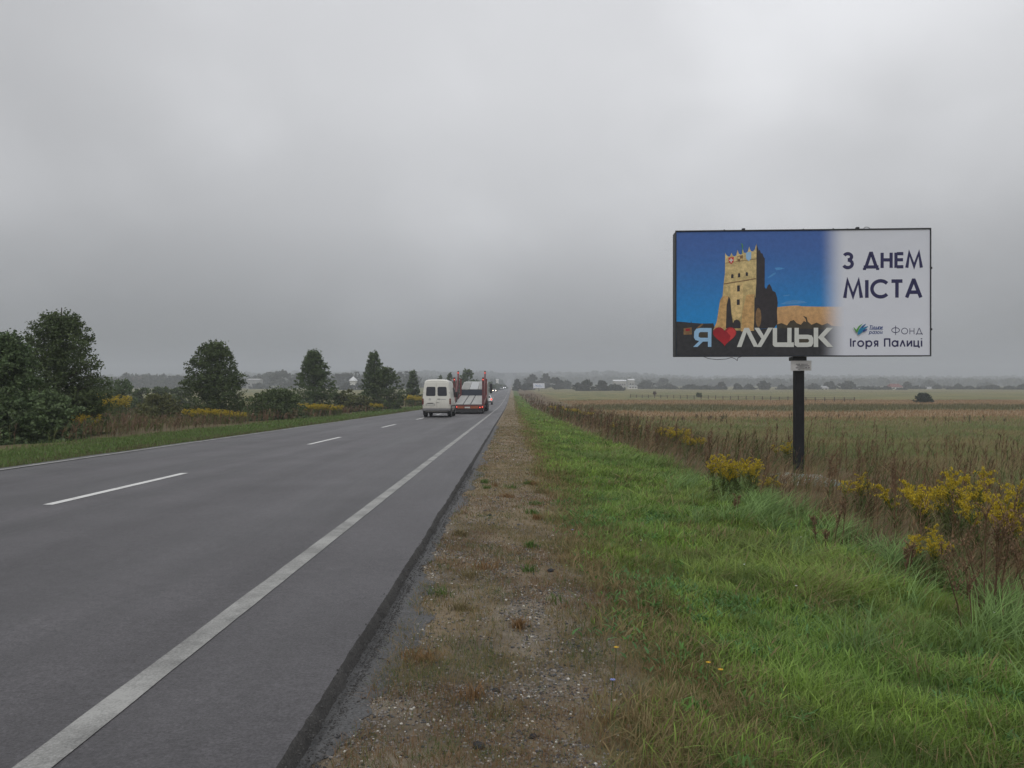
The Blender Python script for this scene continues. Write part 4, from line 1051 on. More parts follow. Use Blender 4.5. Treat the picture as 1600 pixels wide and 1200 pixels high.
# ------------------------------------------------------------------ large billboard
BX, BY = 7.079, 19.42
BG = gz1(BX, BY)
PXM = F / 19.22
bb = empty('billboard', (BX, BY, BG), (0, 0, R(-3.2)))
def lx(px):
    t = (px - 800.0) / F
    return (t * 19.22 - 7.079) / (1 + .0555 * t)
def lz(py): return EYE - (py - 600.0) / PXM - BG
M_FRAME = M('black_frame', (.022, .023, .026), .55, .4, var=.25, scale=12)
M_POST = M('black_post_paint', (.015, .015, .017), .65, .2, var=.3, scale=7, bump=.1)
def print_mat(name, col, fade=True, col2=None, z0=0, z1=1, rough=.45, mott=.08):
    """printed vinyl: flat ink colour, optional printed blend down the sheet and printed blend to white on the right"""
    m, n, l, b = base_mat(name)
    tcn = n.new('ShaderNodeTexCoord'); sp = n.new('ShaderNodeSeparateXYZ'); l.new(tcn.outputs['Object'], sp.inputs[0])
    t = n.new('ShaderNodeTexNoise'); t.inputs['Scale'].default_value = 9; t.inputs['Detail'].default_value = 8; t.inputs['Roughness'].default_value = .7; l.new(tcn.outputs['Object'], t.inputs['Vector'])
    def mr(src, a, c, lo, hi):
        r = n.new('ShaderNodeMapRange'); r.interpolation_type = 'SMOOTHSTEP'
        r.inputs['From Min'].default_value = a; r.inputs['From Max'].default_value = c; r.inputs['To Min'].default_value = lo; r.inputs['To Max'].default_value = hi
        l.new(src, r.inputs['Value']); return r.outputs[0]
    def mixn(f, A, B):
        x = n.new('ShaderNodeMix'); x.data_type = 'RGBA'; l.new(f, x.inputs['Factor'])
        for s, v in (('A', A), ('B', B)):
            if isinstance(v, tuple): x.inputs[s].default_value = (*v, 1)
            else: l.new(v, x.inputs[s])
        return x.outputs['Result']
    c = col
    if col2: c = mixn(mr(sp.outputs[2], z0, z1, 0, 1), col, col2)
    v = n.new('ShaderNodeVectorMath'); v.operation = 'SCALE'
    if isinstance(c, tuple): v.inputs[0].default_value = c
    else: l.new(c, v.inputs[0])
    l.new(mr(t.outputs['Fac'], .3, .7, 1 - mott, 1 + mott), v.inputs['Scale']); c = v.outputs[0]
    if fade: c = mixn(mr(sp.outputs[0], .40, 1.06, 0, 1), c, PAPER)
    l.new(c, b.inputs['Base Color'])
    b.inputs['Roughness'].default_value = rough; b.inputs['Specular IOR Level'].default_value = .35
    bp = n.new('ShaderNodeBump'); bp.inputs['Strength'].default_value = .28; bp.inputs['Distance'].default_value = .06
    t2 = n.new('ShaderNodeTexNoise'); t2.inputs['Scale'].default_value = 1.6; t2.inputs['Detail'].default_value = 3; l.new(tcn.outputs['Object'], t2.inputs['Vector'])
    l.new(t2.outputs['Fac'], bp.inputs['Height']); l.new(bp.outputs[0], b.inputs['Normal'])
    return m
PAPER = (.66, .68, .75)
W0, W1, Z0, Z1 = lx(1056), lx(1454.5), lz(556.5), lz(359.3)
bm = NB(); box(bm, W0, W1, -.20, .26, Z0, Z1); obj('panel', bm, M_FRAME, bb, bevel=.008)
# trim strips around the sheet, slightly uneven like the bent sheet metal
bm = NB()
box(bm, W0-.01, W1+.01, -.235, -.203, Z1-.014, Z1+.012); box(bm, W0-.01, W1+.01, -.235, -.203, Z0-.012, Z0+.014)
box(bm, W0-.012, W0+.016, -.233, -.2035, Z0+.017, Z1-.017); box(bm, W1-.012, W1+.012, -.233, -.2035, Z0+.017, Z1-.017)
box(bm, W0+.5, W1-.12, -.02, .02, Z1+.013, Z1+.04)
obj('frame', bm, M_FRAME, bb)
bm = NB(); box(bm, lx(1057.3), lx(1453.6), -.212, -.2045, lz(555.4), lz(360.4))
sheet = obj('poster', bm, print_mat('poster_sky', (.012, .25, .62), True, (.050, .125, .38), lz(520), lz(370)), bb)
_k = [0]
def flat(name, polys, mat, parent=sheet):
    """flat printed shape lying on the poster"""
    bm = NB()
    for pts in polys:
        _k[0] += 1; y = -.2124 - .0003 * _k[0]
        bm.faces.new([bm.verts.new((p[0], y, p[1])) for p in pts])
    me = bpy.data.meshes.new(name); bm.normal_update()
    for f in bm.faces:
        if f.normal.y > 0: f.normal_flip()
    bmesh.ops.triangulate(bm, faces=bm.faces)
    bm.to_mesh(me); bm.free(); me.materials.append(mat)
    o = bpy.data.objects.new(name, me); COL.objects.link(o); o.parent = parent
    return o
def zp(pts): return [(lx(1060 + a / 6.0), lz(360 + b / 6.0)) for a, b in pts]
def ell(cx, cy, rx, ry, n=16): return zp([(cx + rx * math.cos(6.2832 * i / n), cy + ry * math.sin(6.2832 * i / n)) for i in range(n)])
P_TAN = print_mat('poster_tower_stone', (.46, .345, .15), False, (.60, .46, .215), lz(500), lz(410), mott=.3)
P_TAN2 = print_mat('poster_buttress', (.54, .33, .135), False, mott=.28)
P_TAN3 = print_mat('poster_light_stone', (.66, .48, .22), False, mott=.25)
P_DARK = print_mat('poster_dark', (.035, .030, .034), False, mott=.2)
P_DARKF = print_mat('poster_dark_ground', (.034, .034, .038), True, mott=.25)
P_WALL = print_mat('poster_wall', (.52, .30, .135), True, (.57, .34, .155), lz(505), lz(480), mott=.18)
P_BROWN = print_mat('poster_brown', (.22, .13, .06), False, mott=.3)
P_LEAF = print_mat('poster_foliage', (.06, .05, .035), True, mott=.3)
P_LAWN = print_mat('poster_lawn', (.16, .17, .07), True, mott=.25)
P_CLOUD = print_mat('poster_cloud', (.075, .27, .58), False, mott=.1)
P_WHITE = print_mat('poster_white_letters', (.60, .61, .58), False, mott=.05)
P_BLUEL = print_mat('poster_pale_blue', (.30, .50, .72), False, mott=.05)
P_RED = print_mat('poster_heart_red', (.42, .020, .030), False, (.30, .016, .026), lz(545), lz(515), mott=.12)
P_RED2 = print_mat('poster_heart_light', (.56, .05, .05), False, mott=.12)
P_NAVY = print_mat('poster_navy', (.026, .025, .088), False, mott=.03)
P_GREEN = print_mat('poster_green', (.10, .32, .06), False)
P_TEAL = print_mat('poster_teal', (.02, .20, .38), False)
P_BLUE = print_mat('poster_blue', (.02, .05, .20), False)
for pts in ([(835,445),(870,415),(895,400),(915,392),(912,408),(880,428),(850,442)], [(905,350),(950,345),(1000,355),(960,366),(920,372)], [(955,690),(1010,668),(1090,652),(1180,664),(1210,680),(1120,688),(1030,694)], [(980,610),(1050,600),(1040,612),(990,618)]):
    flat('cloud', [zp(pts)], P_CLOUD)
xr = 1556
flat('wall_picture', [zp([(925,720),(990,712),(1060,706),(1120,704),(1160,712),(1300,716),(xr,718),(xr,905),(925,905)])], P_WALL)
flat('hedge_picture', [zp([(925,880),(970,868),(1020,890),(1050,850),(1085,840),(1110,868),(1150,885),(1180,850),(1200,860),(1195,830),(1170,800),(1205,815),(1215,855),(1250,885),(1300,865),(1350,890),(1400,870),(1440,895),(1500,900),(xr,905),(xr,960),(925,960)])], P_LEAF)
flat('lawn_picture', [zp([(1400,1040),(1480,1025),(xr,1030),(xr,1095),(1400,1095)])], P_LAWN)
flat('ground_picture', [zp([(-16,850),(60,855),(118,862),(120,840),(126,862),(180,866),(225,870),(330,868),(340,905),(700,930),(900,915),(1300,925),(1440,930),(xr,928),(xr,1090),(xr,1172),(-16,1172)])], P_DARKF)
flat('tower_picture', [zp([(330,930),(362,850),(392,652),(416,612),(428,480),(438,400),(441,205),(452,225),(470,240),(485,240),(500,205),(512,232),(530,240),(545,228),(556,178),(570,215),(588,225),(598,214),(606,172),(616,205),(640,208),(652,195),(666,148),(680,190),(700,195),(718,178),(734,122),(736,620),(712,940)])], P_TAN)
flat('tower_side_picture', [zp([(735,122),(748,165),(756,188),(766,180),(776,212),(790,212),(802,248),(813,262),(811,530),(825,548),(840,515),(856,500),(874,530),(886,565),(912,578),(928,630),(934,680),(926,760),(932,870),(900,915),(708,925),(720,700),(732,500)])], P_DARK)
flat('buttress_picture', [zp([(330,935),(362,850),(395,652),(416,612),(472,612),(452,700),(446,915)]), zp([(590,945),(602,760),(640,602),(714,594),(706,940)])], P_TAN2)
flat('buttress_side_picture', [zp([(473,614),(490,645),(498,770),(514,865),(514,915),(447,915),(454,700)]), zp([(716,600),(726,640),(722,860),(712,900)])], P_DARK)
flat('tower_front_picture', [zp([(488,500),(606,485),(608,620),(600,740),(590,800),(560,830),(520,840),(508,790),(494,700)])], P_TAN3)
flat('arch_picture', [zp([(514,915),(514,868),(526,842),(548,832),(572,842),(586,868),(586,915)])], P_DARK)
flat('tower_window_picture', [zp([(495,445),(496,412),(507,404),(519,412),(519,443)]), zp([(560,437),(561,402),(571,394),(582,402),(582,435)]), zp([(632,424),(633,394),(643,386),(655,394),(655,422)]), zp([(552,570),(552,514),(578,512),(578,568)]), zp([(550,697),(550,645),(577,643),(577,695)])], P_DARK)
flat('tower_cornice_picture', [zp([(432,492),(640,460),(728,445),(728,453),(640,469),(431,501)]), zp([(441,300),(736,262),(736,266),(441,304)])], P_BROWN)
flat('wooden_disc_picture', [ell(752, 815, 27, 92)], P_BROWN)
flat('red_shield_picture', [zp([(470,250),(522,245),(520,285),(498,312),(474,290)])], P_RED2); flat('white_cross_picture', [zp([(490,258),(501,257),(501,296),(491,296)]), zp([(478,270),(515,268),(515,279),(478,281)])], P_WHITE)
flat('orange_shield_picture', [zp([(553,238),(608,228),(604,275),(580,290),(556,280)])], P_BROWN); flat('yellow_quarter_picture', [zp([(556,243),(578,240),(578,262),(557,265)]), zp([(580,262),(603,260),(600,276),(581,286)])], P_TAN3)
flat('blue_shield_picture', [zp([(634,205),(685,196),(683,262),(660,284),(636,262)])], P_BLUEL)
flat('flag_picture', [zp([(598,216),(597,130),(585,118),(602,122),(608,150),(602,160),(602,216)])], P_GREEN)
flat('cabin_picture', [zp([(50,915),(125,905),(128,972),(50,975)])], P_BROWN); flat('cabin_sign_picture', [zp([(68,918),(108,915),(108,940),(68,942)])], P_RED)
flat('roof_picture', [zp([(170,912),(225,868),(236,880),(190,914)])], P_BROWN)
# heart
hp = []
for i in range(40):
    a = 6.2832 * i / 40
    hp.append((435 + 108 * (math.sin(a) ** 3) * 1.02, 980 - 6.3 * (13 * math.cos(a) - 5 * math.cos(2*a) - 2 * math.cos(3*a) - math.cos(4*a))))
flat('heart', [zp(hp)], P_RED)
flat('heart_highlight', [zp([(452,945),(478,918),(512,915),(535,940),(538,970),(515,1005),(480,1035),(490,990),(470,965)])], P_RED2)
# block letters of the city name
L_IA = [[(312,912),(310,1090),(278,1090),(278,1040),(232,1040),(180,1090),(140,1090),(196,1035),(160,1025),(146,1000),(150,945),(170,918),(205,912)]]
flat('block_letters', [zp(p) for p in L_IA], P_BLUEL)
flat('letter_counter', [zp([(278,950),(278,1004),(205,1004),(190,992),(192,965),(205,950)])], P_LEAF)
flat('block_letters', [zp([(550,1092),(618,912),(662,912),(752,1090),(708,1090),(640,955),(592,1092)]),
    zp([(712,912),(758,912),(802,985),(842,912),(886,912),(778,1092),(734,1092),(780,1015)]),
    zp([(886,914),(926,914),(926,1050),(1022,1050),(1022,914),(1062,914),(1062,1050),(1084,1050),(1084,1094),(905,1092),(886,1075)]),
    zp([(1090,914),(1130,914),(1130,978),(1215,978),(1250,985),(1266,1010),(1266,1060),(1250,1088),(1210,1094),(1115,1094),(1090,1075)]),
    zp([(1270,914),(1312,914),(1312,1094),(1270,1094)]), zp([(1312,1000),(1392,914),(1450,914),(1366,1000),(1452,1094),(1396,1094),(1312,1008)])], P_WHITE)
flat('letter_counter', [zp([(1132,1018),(1215,1018),(1226,1028),(1226,1042),(1212,1052),(1132,1052)])], P_LEAF)

# stroke lettering in a geometric sans
def arc(cx, cy, rx, ry, a0, a1, n=18): return [(cx + rx * math.cos(R(a0 + (a1-a0) * i / n)), cy + ry * math.sin(R(a0 + (a1-a0) * i / n))) for i in range(n + 1)]
X7 = .74
GL_ = {
 'З': (.52, [arc(.22, .755, .22, .205, 155, -90), arc(.22, .29, .26, .25, 90, -155)]), 'Д': (.86, [[(.13, .07), (.40, .97), (.46, .97), (.73, .07)], [(0, .07), (.86, .07)], [(.05, .02), (.05, -.13)], [(.81, .02), (.81, -.13)]]),
 'Н': (.66, [[(.07, 0), (.07, 1)], [(.59, 0), (.59, 1)], [(.12, .53), (.54, .53)]]), 'Е': (.5, [[(.07, 0), (.07, 1)], [(.12, .93), (.5, .93)], [(.12, .53), (.48, .53)], [(.12, .07), (.5, .07)]]),
 'М': (.96, [[(.06, 0), (.2, .97), (.48, .1), (.76, .97), (.9, 0)]]), 'І': (.14, [[(.07, 0), (.07, 1)]]), 'С': (.88, [arc(.48, .5, .44, .45, 42, 318, 28)]), 'Т': (.56, [[(.28, 0), (.28, .86)], [(0, .93), (.56, .93)]]),
 'А': (.84, [[(.06, 0), (.40, .97), (.44, .97), (.78, 0)], [(.19, .30), (.65, .30)]]), 'Ф': (1.02, [arc(.51, .52, .46, .31, 0, 360, 30), [(.51, -.08), (.51, 1.08)]]), 'О': (.8, [arc(.4, .4, .36, .37, 0, 360, 26)]),
 'ѝ': (.62, [[(.06, 0), (.06, .76)], [(.56, 0), (.56, .76)], [(.06, .40), (.56, .40)]]), 'ѐ': (.78, [[(.1, .04), (.36, .74), (.42, .74), (.68, .04)], [(0, .04), (.78, .04)], [(.03, .04), (.03, -.08)], [(.75, .04), (.75, -.08)]]),
 'г': (.36, [[(.07, 0), (.07, X7)], [(.12, X7-.06), (.36, X7-.06)]]), 'о': (.76, [arc(.38, .37, .31, .32, 0, 360, 24)]), 'р': (.76, [arc(.40, .37, .29, .32, 0, 360, 24), [(.08, -.28), (.08, X7)]]),
 'я': (.52, [[(.45, 0), (.45, X7)], [(.40, X7-.06), (.22, X7-.06), (.12, X7-.12), (.09, .50), (.13, .38), (.22, .31), (.40, .31)], [(.27, .31), (.08, 0)]]), 'П': (.7, [[(.07, 0), (.07, 1)], [(.63, 0), (.63, 1)], [(.12, .93), (.58, .93)]]),
 'а': (.76, [arc(.36, .37, .29, .32, 0, 360, 24), [(.68, 0), (.68, X7)]]), 'л': (.62, [[(.05, 0), (.29, X7-.05), (.33, X7-.05), (.57, 0)]]), 'и': (.6, [[(.07, 0), (.07, X7)], [(.53, 0), (.53, X7)], [(.10, .08), (.50, X7-.08)]]),
 'ц': (.68, [[(.07, X7), (.07, .06), (.60, .06)], [(.53, .12), (.53, X7)], [(.62, .1), (.62, -.16)]]), 'і': (.14, [[(.07, 0), (.07, X7)], [(.07, .88), (.07, 1.0)]]), 'т': (.46, [[(.23, 0), (.23, X7-.1)], [(0, X7-.06), (.46, X7-.06)]]),
 'ь': (.5, [[(.07, X7), (.07, .06), (.32, .06), (.43, .13), (.43, .32), (.32, .40), (.12, .40)]]), 'к': (.5, [[(.07, 0), (.07, X7)], [(.14, .38), (.45, X7)], [(.16, .40), (.48, 0)]]), 'з': (.42, [arc(.18, .55, .17, .14, 150, -90, 10), arc(.18, .2, .2, .18, 90, -150, 10)]),
 'м': (.72, [[(.06, 0), (.10, X7-.04), (.36, .08), (.62, X7-.04), (.66, 0)]]), ' ': (.34, []) }
def ribbon(pts, wd):
    n = len(pts); out = []; closed = abs(pts[0][0]-pts[-1][0]) + abs(pts[0][1]-pts[-1][1]) < 1e-6
    for i in range(n):
        a = pts[i-1] if i > 0 else (pts[-2] if closed else None); b = pts[i+1] if i < n-1 else (pts[1] if closed else None); p = pts[i]
        def nrm(u, v):
            dx, dy = v[0]-u[0], v[1]-u[1]; q = math.hypot(dx, dy) or 1; return (-dy/q, dx/q)
        if a is None: m = nrm(p, b); k = 1
        elif b is None: m = nrm(a, p); k = 1
        else:
            n1, n2 = nrm(a, p), nrm(p, b); mx, my = n1[0]+n2[0], n1[1]+n2[1]; q = math.hypot(mx, my) or 1; m = (mx/q, my/q)
            k = min(1.0 / max(.3, m[0]*n1[0] + m[1]*n1[1]), 2.2)
        out.append(((p[0]+m[0]*wd*.5*k, p[1]+m[1]*wd*.5*k), (p[0]-m[0]*wd*.5*k, p[1]-m[1]*wd*.5*k)))
    return out
def lettering(name, word, px0, px1, pytop, pybase, wt, mat, gap=.14, slant=0.0):
    cap = pybase - pytop; tot = sum(GL_[c][0] for c in word) + gap * (len(word) - 1); sx = (px1 - px0) / tot
    x = 0; bm = NB()
    for c in word:
        adv, strokes = GL_[c]
        for s in strokes:
            pts = [(px0 + (x + p[0]) * sx + slant * p[1] * cap, pybase - p[1] * cap) for p in s]
            rb = ribbon(pts, wt * cap); _k[0] += 1; y = -.2130 - .0003 * (_k[0] % 7)
            vs = [(bm.verts.new((lx(a[0]), y, lz(a[1]))), bm.verts.new((lx(b[0]), y, lz(b[1])))) for a, b in rb]
            for i in range(len(vs) - 1): bm.faces.new((vs[i][0], vs[i+1][0], vs[i+1][1], vs[i][1]))
        x += adv + gap
    bm.normal_update()
    for f in bm.faces:
        if f.normal.y > 0: f.normal_flip()
    me = bpy.data.meshes.new(name); bm.to_mesh(me); bm.free(); me.materials.append(mat)
    o = bpy.data.objects.new(name, me); COL.objects.link(o); o.parent = sheet
    return o
lettering('lettering', 'З ДНЕМ', 1319.2, 1441.8, 396.2, 419.8, .215, P_NAVY)
lettering('lettering', 'МІСТА', 1318.6, 1441.2, 438.4, 466, .20, P_NAVY, gap=.15)
lettering('lettering', 'ФОѝѐ', 1393.2, 1442, 510.6, 522.8, .085, P_NAVY, gap=.16)
lettering('lettering', 'Ігоря Палиці', 1328.8, 1441.5, 529.2, 542, .185, P_NAVY, gap=.15)
lettering('lettering', 'Тільки', 1358.2, 1378.6, 508.8, 515.4, .17, P_BLUE, gap=.16, slant=.25)
lettering('lettering', 'разом', 1358.2, 1379, 516.6, 522.2, .17, P_BLUE, gap=.16, slant=.25)
def lp(pts): return [(lx(1300 + a / 10.0), lz(480 + b / 10.0)) for a, b in pts]
flat('lettering_underline', [lp([(590,350),(795,350),(797,356),(590,356)])], P_BLUE)
flat('emblem_tick', [lp([(328,320),(352,326),(374,362),(420,296),(480,258),(430,318),(392,400),(372,388)])], P_GREEN)
flat('emblem_hand', [lp([(394,428),(402,385),(430,340),(470,325),(500,345),(470,395),(420,434)]), lp([(430,345),(470,295),(526,262),(520,280),(478,330)]), lp([(462,345),(510,312),(560,300),(550,318),(490,360)])], P_TEAL)
flat('emblem_hand', [lp([(470,372),(505,350),(552,352),(540,368),(490,392)]), lp([(455,318),(490,292),(524,272),(505,298),(475,328)])], P_BLUE)
# post, bracket, paper notice, lamps brackets and loose cable
pcx = -.005
bm = NB(); box(bm, pcx-.108, pcx+.108, -.06, .16, -.3, Z0-.002); obj('post', bm, M_POST, bb, bevel=.012)
bm = NB(); box(bm, pcx-.19, pcx+.145, -.12, .22, Z0-.105, Z0-.013); obj('bracket', bm, M_FRAME, bb, bevel=.006)
bm = NB()
nxg = 9
g0 = [[bm.verts.new((pcx-.245 + .50 * i / 8, -.129 - .012 * math.sin(i * .8) * (j * .5), Z0 - .108 - .245 * j / 4)) for i in range(nxg)] for j in range(5)]
for j in range(4):
    for i in range(nxg - 1): bm.faces.new((g0[j][i], g0[j+1][i], g0[j+1][i+1], g0[j][i+1]))
r_ = bmesh.ops.solidify(bm, geom=bm.faces[:], thickness=.004)
notice = obj('paper_notice', bm, M('notice_paper', (.74, .73, .73), .8, .2, var=.06), bb)
bm = NB()
for (xa, xb, zz, th) in ((-.12, -.02, .16, .020), (-.0, .16, .16, .018), (-.09, .20, .125, .014), (-.13, -.06, .075, .035), (-.05, .09, .062, .008), (-.05, .09, .09, .008), (.10, .15, .075, .03), (.17, .21, .075, .03), (-.08, -.02, .035, .014)):
    zc_ = Z0 - .355 + zz
    box(bm, pcx + xa, pcx + xb, -.150, -.146, zc_ - th/2, zc_ + th/2)
obj('notice_print', bm, M('faint_grey_print', (.25, .24, .25), .8), notice)
for p in (1164, 1343.5):
    bm = NB(); box(bm, lx(p)-.035, lx(p)+.035, -.12, -.03, Z1+.0125, Z1+.075); obj('lamp_bracket', bm, M_FRAME, bb, bevel=.004)
for p, hh in ((1133, .03), (1257, .025), (1304, .03), (1326, .02)):
    bm = NB(); box(bm, lx(p)-.012, lx(p)+.012, -.16, -.13, Z1+.0125, Z1+.0125+hh); obj('bolt', bm, M_FRAME, bb)
bm = NB()
cp = [(1352, 0), (1354, .045), (1357, .065), (1361, .05), (1364, 0)]
for a, b in zip(cp, cp[1:]): tube(bm, (lx(a[0]), -.1, Z1+.01+a[1]), (lx(b[0]), -.1, Z1+.01+b[1]), .008, .008, 5)
obj('cable', bm, M_FRAME, bb)
bm = NB()
cp = [(1100, 0), (1108, -.05), (1122, -.075), (1136, -.06), (1144, -.02), (1150, -.06), (1153, -.10), (1154, -.03), (1160, 0)]
for a, b in zip(cp, cp[1:]): tube(bm, (lx(a[0]), -.17, Z0-.005+a[1]), (lx(b[0]), -.17, Z0-.005+b[1]), .007, .007, 5)
obj('cable', bm, M_FRAME, bb)
for zz in (.62, 2.1):
    bm = NB(); box(bm, W1+.0125, W1+.045, -.21, -.18, Z0+zz, Z0+zz+.05); obj('bolt', bm, M_FRAME, bb)
tag(bb, 'large billboard on a black post showing a castle tower, a heart and a greeting', 'billboard')

# painted footing around the post
def footing():
    n = 34; V = []; C = []
    cx, cy = X_at(1262, 18.6), 18.9
    for j in range(n):
        for i in range(n):
            u, v = i / (n-1) * 2 - 1, j / (n-1) * 2 - 1
            x = cx + u * .92; y = cy + v * 1.15; rr = max(abs(u), abs(v)) ** 3 * .6 + math.hypot(u, v) ** 2 * .35
            h = .26 * max(0, 1 - rr) ** .6 - .10 + float(fbm(np.array([x]), np.array([y]), 5, 95, 3)[0] - .5) * .10
            q = float(fbm(np.array([x]), np.array([y]), 3.2, 96, 4)[0])
            V.append((x - BX, y - BY, gz1(x, y) + h - BG))
            C.append((.17, .25, .235) if q < .50 else (.34, .38, .365) if q < .60 else (.24, .20, .17))
    i0 = np.arange(n*n).reshape(n, n); Q = np.stack([i0[:-1,:-1], i0[:-1,1:], i0[1:,1:], i0[1:,:-1]], -1).reshape(-1, 4)
    return tag(np_mesh('concrete_footing', V, Q=Q, mat=MAT_STONE, col=np.array(C), smooth=True, loc=(BX, BY, BG)), 'low concrete footing with flaking pale teal paint at the billboard foot', 'footing')
footing()
# dry straw in front of the footing
A = Acc()
x = rng.normal(X_at(1245, 17.0), .5, 260); y = rng.normal(16.8, .35, 260)
A.add(*blades(x, y, gz(x, y), rng.uniform(.25, .65, 260), rng.uniform(.008, .014, 260), WIND + rng.normal(0, .5, 260), rng.uniform(.4, 1.2, 260), mixc((.24, .16, .09), (.17, .11, .06), rng.random(260))))
tag(A.build('straw_tuft', MAT_DRY), 'tan dry straw bent across the painted footing of the billboard', 'dry grass', kind='stuff')

# far billboard
fbx, fby = X_at(842, 410), 410.0; fg = gz1(fbx, fby)
fb = empty('billboard', (fbx, fby, fg))
z0, z1 = Z_at(607, 410) - fg, Z_at(598.6, 410) - fg
bm = NB(); box(bm, -3.05, 3.05, -.15, .15, z0, z1); obj('panel', bm, M_FRAME, fb)
bm = NB(); box(bm, -2.98, 2.98, -.16, -.152, z0+.15, z1-.05); pf = obj('poster', bm, M('pale_poster', (.66, .68, .76), .6, var=.04), fb)
bm = NB()
for a, b, c_, d in ((-1.9, -.9, 1.2, 1.9), (-1.1, .2, 1.0, 1.5), (-.2, 1.2, 1.25, 1.55), (.2, 2.0, .95, 1.12)): box(bm, a, b, -.175, -.165, z0 + c_, z0 + d)
obj('poster_print', bm, M('faded_blue_print', (.38, .46, .66), .6), pf)
bm = NB(); box(bm, -.15, .15, -.14, .14, -.3, z0 - .003); obj('post', bm, M_POST, fb)
tag(fb, 'small distant billboard with a pale poster beside the road ahead', 'billboard')

# ------------------------------------------------------------------ vehicles
M_TYRE = M('tyre', (.018, .018, .019), .85, .3, var=.3, scale=20); M_RIM = M('rim', (.22, .22, .23), .45, .5, .6)
M_BLACK = M('black_plastic', (.028, .028, .030), .6, .4, var=.2); M_UNDER = M('underbody', (.02, .019, .018), .9)
M_REDL = M('red_lens', (.12, .014, .012), .25, .6, var=.1); M_AMBER = M('amber_lens', (.20, .06, .02), .3, .6)
M_LIT_RED = M_emit('lit_tail_lamp', (1.0, .12, .08), 1.3); M_HEAD = M_emit('lit_headlamp', (1.0, .86, .66), 9.0); M_HEADW = M_emit('lit_headlamp_white', (.95, .97, 1.0), 8.0)
M_PLATE = M('plate', (.50, .50, .46), .5, var=.1)
def dirty_white(name, col, dirt):
    m, n, l, b = base_mat(name)
    tcn = n.new('ShaderNodeTexCoord'); sp = n.new('ShaderNodeSeparateXYZ'); l.new(tcn.outputs['Object'], sp.inputs[0])
    t = n.new('ShaderNodeTexNoise'); t.inputs['Scale'].default_value = 2.2; t.inputs['Detail'].default_value = 8; t.inputs['Roughness'].default_value = .7; l.new(tcn.outputs['Object'], t.inputs['Vector'])
    a = n.new('ShaderNodeMath'); a.operation = 'MULTIPLY_ADD'; a.inputs[1].default_value = -1.3; a.inputs[2].default_value = 1.25; l.new(sp.outputs[2], a.inputs[0])
    ad = n.new('ShaderNodeMath'); ad.operation = 'ADD'; l.new(a.outputs[0], ad.inputs[0]); l.new(t.outputs['Fac'], ad.inputs[1])
    r = n.new('ShaderNodeMapRange'); r.inputs['From Min'].default_value = .25; r.inputs['From Max'].default_value = 1.5; r.inputs['To Max'].default_value = .85; l.new(ad.outputs[0], r.inputs['Value'])
    x = n.new('ShaderNodeMix'); x.data_type = 'RGBA'; x.inputs['A'].default_value = (*col, 1); x.inputs['B'].default_value = (*dirt, 1)
    l.new(r.outputs[0], x.inputs['Factor']); l.new(x.outputs['Result'], b.inputs['Base Color'])
    b.inputs['Roughness'].default_value = .4; b.inputs['Coat Weight'].default_value = .3
    return m
def loft(secs, loop, closed_ends=True):
    bm = NB(); rings = []
    for y, f in secs:
        rings.append([bm.verts.new((*f(p)[:1], y, f(p)[1])) for p in loop])
    n = len(loop)
    for a, b in zip(rings, rings[1:]):
        for i in range(n): bm.faces.new((a[i], a[(i+1) % n], b[(i+1) % n], b[i]))
    bm.faces.new(rings[0][::-1]); bm.faces.new(rings[-1])
    return bm
def wheel(parent, x, y, r, wdt, rim=.6):
    bm = NB(); s = 1 if x > 0 else -1
    tube(bm, (x - wdt/2, y, r), (x + wdt/2, y, r), r, r, 22)
    wl = obj('wheel', bm, M_TYRE, parent, bevel=.03)
    bm = NB(); tube(bm, (x + s * wdt/2 - s*.02, y, r), (x + s * (wdt/2 + .012), y, r), r*rim, r*rim*.9, 16); obj('rim', bm, M_RIM, wl)
    return wl
def plate_y(bm, pts, y0, y1): return prism(bm, pts, 'y', y0, y1)

# white van
VX, VY = X_at(682, 53.6), 53.6
van = empty('van', (VX, VY, rz1(VY) + .002), (math.atan(-.017), 0, 0))
half = [(.72, .36), (.90, .42), (.955, .62), (.965, 1.0), (.955, 1.35), (.915, 1.75), (.865, 2.15), (.825, 2.38), (.755, 2.50), (.60, 2.555), (.30, 2.575)]
loop = half + [(-a, b) for a, b in half[::-1]]
def vsec(zmax, sx=1.0, z0=.36):
    return lambda p: (p[0] * sx * (1 if p[1] < 1.2 or zmax > 2 else 1), z0 + (p[1] - .36) * (zmax - z0) / (2.575 - .36))
secs = [(0, vsec(2.49, .965)), (.03, vsec(2.53, .985)), (.10, vsec(2.565, 1)), (1.0, vsec(2.60, 1)), (3.6, vsec(2.58, 1)), (3.95, vsec(2.45, .995)), (4.6, vsec(1.62, .99)), (4.75, vsec(1.32, .99)), (5.35, vsec(1.08, .97)), (5.5, vsec(.85, .92))]
M_VAN = dirty_white('van_paint', (.68, .67, .61), (.22, .19, .155))
obj('body', loft(secs, loop), M_VAN, van, smooth=False)
